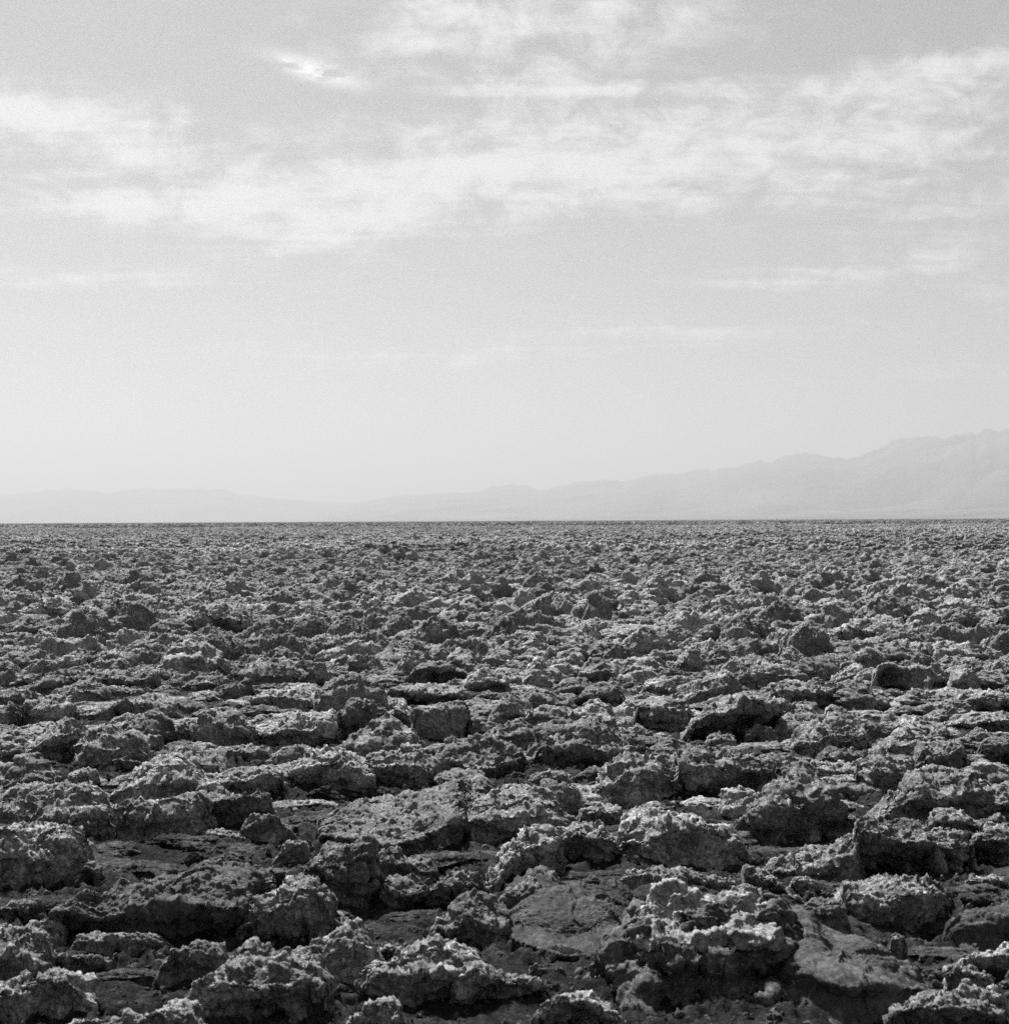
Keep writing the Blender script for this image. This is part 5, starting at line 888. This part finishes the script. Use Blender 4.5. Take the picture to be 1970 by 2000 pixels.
scatter(9000, 8.0, 16, .24, .46, .9, .58, .25)
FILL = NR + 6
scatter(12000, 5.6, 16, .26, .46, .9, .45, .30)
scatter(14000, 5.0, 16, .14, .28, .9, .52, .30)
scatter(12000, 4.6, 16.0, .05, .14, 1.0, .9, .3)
k = 0
y = 33.0
while y < 66:
    st = 0.58
    x = -.47 * y
    while x < .47 * y:
        nv = float(perlin(np.array([[x / 1.5, y / 2.2, .5]]))[0])
        if nv > -.45 or r.random() < .35:
            put(x + r.normal() * .12, y + r.normal() * .12, r.uniform(.85, 1.45) * (1 + .35 * nv), r.normal() * .45 + (math.pi if r.random() < .2 else 0), int(r.integers(NR)), r.uniform(.8, 1.15) * (1 + .15 * nv))
        x += st * r.uniform(.8, 1.25)
    y += st * 0.95
y = 66.0 + 4
while y < 340:
    x = -.5 * y
    while x < .5 * y:
        put(x, y, 1.0, r.normal() * .15, NR + int(r.integers(4)), r.uniform(.9, 1.15)); x += 7.9
    y += 7.9
y = 340.0 + 14
while y < 2600:
    x = -.5 * y
    while x < .5 * y:
        put(x, y, 1.0, r.normal() * .1, NR + 4 + int(r.integers(2)), r.uniform(.9, 1.2)); x += 29.5
    y += 29.5
print('instances', len(pts), 'tris', ntri)

def scatter_object(name, label, collection, pts, scl, rot, idx):
    me = bpy.data.meshes.new(name)
    me.vertices.add(len(pts)); me.vertices.foreach_set('co', np.array(pts, dtype=np.float32).ravel())
    for nm, ty, ar in (('size', 'FLOAT_VECTOR', scl), ('turn', 'FLOAT_VECTOR', rot)):
        at = me.attributes.new(nm, ty, 'POINT'); at.data.foreach_set('vector', np.array(ar, dtype=np.float32).ravel())
    at = me.attributes.new('shape', 'INT', 'POINT'); at.data.foreach_set('value', np.array(idx, dtype=np.int32))
    ob = bpy.data.objects.new(name, me); col.objects.link(ob)
    ng = bpy.data.node_groups.new(name, 'GeometryNodeTree')
    ng.interface.new_socket('Geometry', in_out='INPUT', socket_type='NodeSocketGeometry')
    ng.interface.new_socket('Geometry', in_out='OUTPUT', socket_type='NodeSocketGeometry')
    N = NT(ng)
    gi = N.n('NodeGroupInput'); go = N.n('NodeGroupOutput')
    ci = N.n('GeometryNodeCollectionInfo'); ci.inputs['Collection'].default_value = collection
    ci.inputs['Separate Children'].default_value = True; ci.inputs['Reset Children'].default_value = True
    ip = N.n('GeometryNodeInstanceOnPoints'); ip.inputs['Pick Instance'].default_value = True
    def attr(nm, ty):
        nd = N.n('GeometryNodeInputNamedAttribute', data_type=ty); nd.inputs['Name'].default_value = nm
        return nd.outputs['Attribute']
    N.link(gi.outputs[0], ip.inputs['Points']); N.link(ci.outputs[0], ip.inputs['Instance'])
    N.link(attr('shape', 'INT'), ip.inputs['Instance Index'])
    N.link(attr('turn', 'FLOAT_VECTOR'), ip.inputs['Rotation']); N.link(attr('size', 'FLOAT_VECTOR'), ip.inputs['Scale'])
    N.link(ip.outputs[0], go.inputs[0])
    md = ob.modifiers.new('scatter', 'NODES'); md.node_group = ng
    ob['kind'] = 'stuff'; ob['label'] = label
    return ob
scatter_object('salt_clods', 'rough salt clods crowding the flat all the way to the horizon', protos, pts, scl, rot, idx)

# crumbs on the open mud in the foreground
crumbs = bpy.data.collections.new('crumb_shapes')
for j in range(8):
    rr = np.random.default_rng(900 + j)
    G = rock_grid(random_cols(0.30, 0.16 * rr.uniform(.6, 1.3), 0.26, 950 + j), 0.02, under=.2, seed=400 + j, sink=.05, rough=.9)
    F = grid_faces(G.shape[0], G.shape[1]); ntri += 2 * len(F)
    crumbs.objects.link(bpy.data.objects.new('crumb%02d' % j, mesh_from('crumb%02d' % j, G.reshape(-1, 3), F, M_MUD)))
cp_, cs_, cr_, ci_ = [], [], [], []
for _ in range(16000):
    y = math.sqrt(r.uniform(3.9 ** 2, 10.5 ** 2)); x = r.uniform(-.45, .45) * y
    w = 0.006 + 0.028 * r.random() ** 4
    cp_.append((x, y, -0.004)); s = w / .30
    cs_.append((s, s, s * r.uniform(.8, 1.4))); cr_.append((0, 0, r.uniform(0, 6.28))); ci_.append(int(r.integers(8)))
cz = ground_height(np.array([p[0] for p in cp_]), np.array([p[1] for p in cp_]))
cp_ = [(p[0], p[1], float(z)) for p, z in zip(cp_, cz)]
scatter_object('mud_crumbs', 'small crumbs and grains strewn over the dark mud', crumbs, cp_, cs_, cr_, ci_)

# ------------------------------------------------------------------ desert haze
hv, hf = [], []
B_ = 95000.0
for z in (-10.0, 1500.0):
    for (x, y) in ((-B_, -B_), (B_, -B_), (B_, B_), (-B_, B_)): hv.append((x, y, z))
hf = np.array([(3, 2, 1, 0), (4, 5, 6, 7), (0, 1, 5, 4), (1, 2, 6, 5), (2, 3, 7, 6), (3, 0, 4, 7)])
M_HAZE = bpy.data.materials.new('haze'); M_HAZE.use_nodes = True
t_ = NT(M_HAZE.node_tree); M_HAZE.node_tree.nodes.clear()
pv = t_.n('ShaderNodeVolumePrincipled'); pv.inputs['Color'].default_value = grey(0.43); pv.inputs['Density'].default_value = 1.0e-4
pv.inputs['Anisotropy'].default_value = 0.25
ho = t_.n('ShaderNodeOutputMaterial'); t_.link(pv.outputs[0], ho.inputs['Volume'])
M_HAZE.volume_intersection_method if hasattr(M_HAZE, 'volume_intersection_method') else None
me = mesh_from('haze', np.array(hv), hf, M_HAZE, smooth=False)
haze = bpy.data.objects.new('haze', me); col.objects.link(haze); haze['kind'] = 'stuff'; haze['label'] = 'pale dry desert haze over the flat'
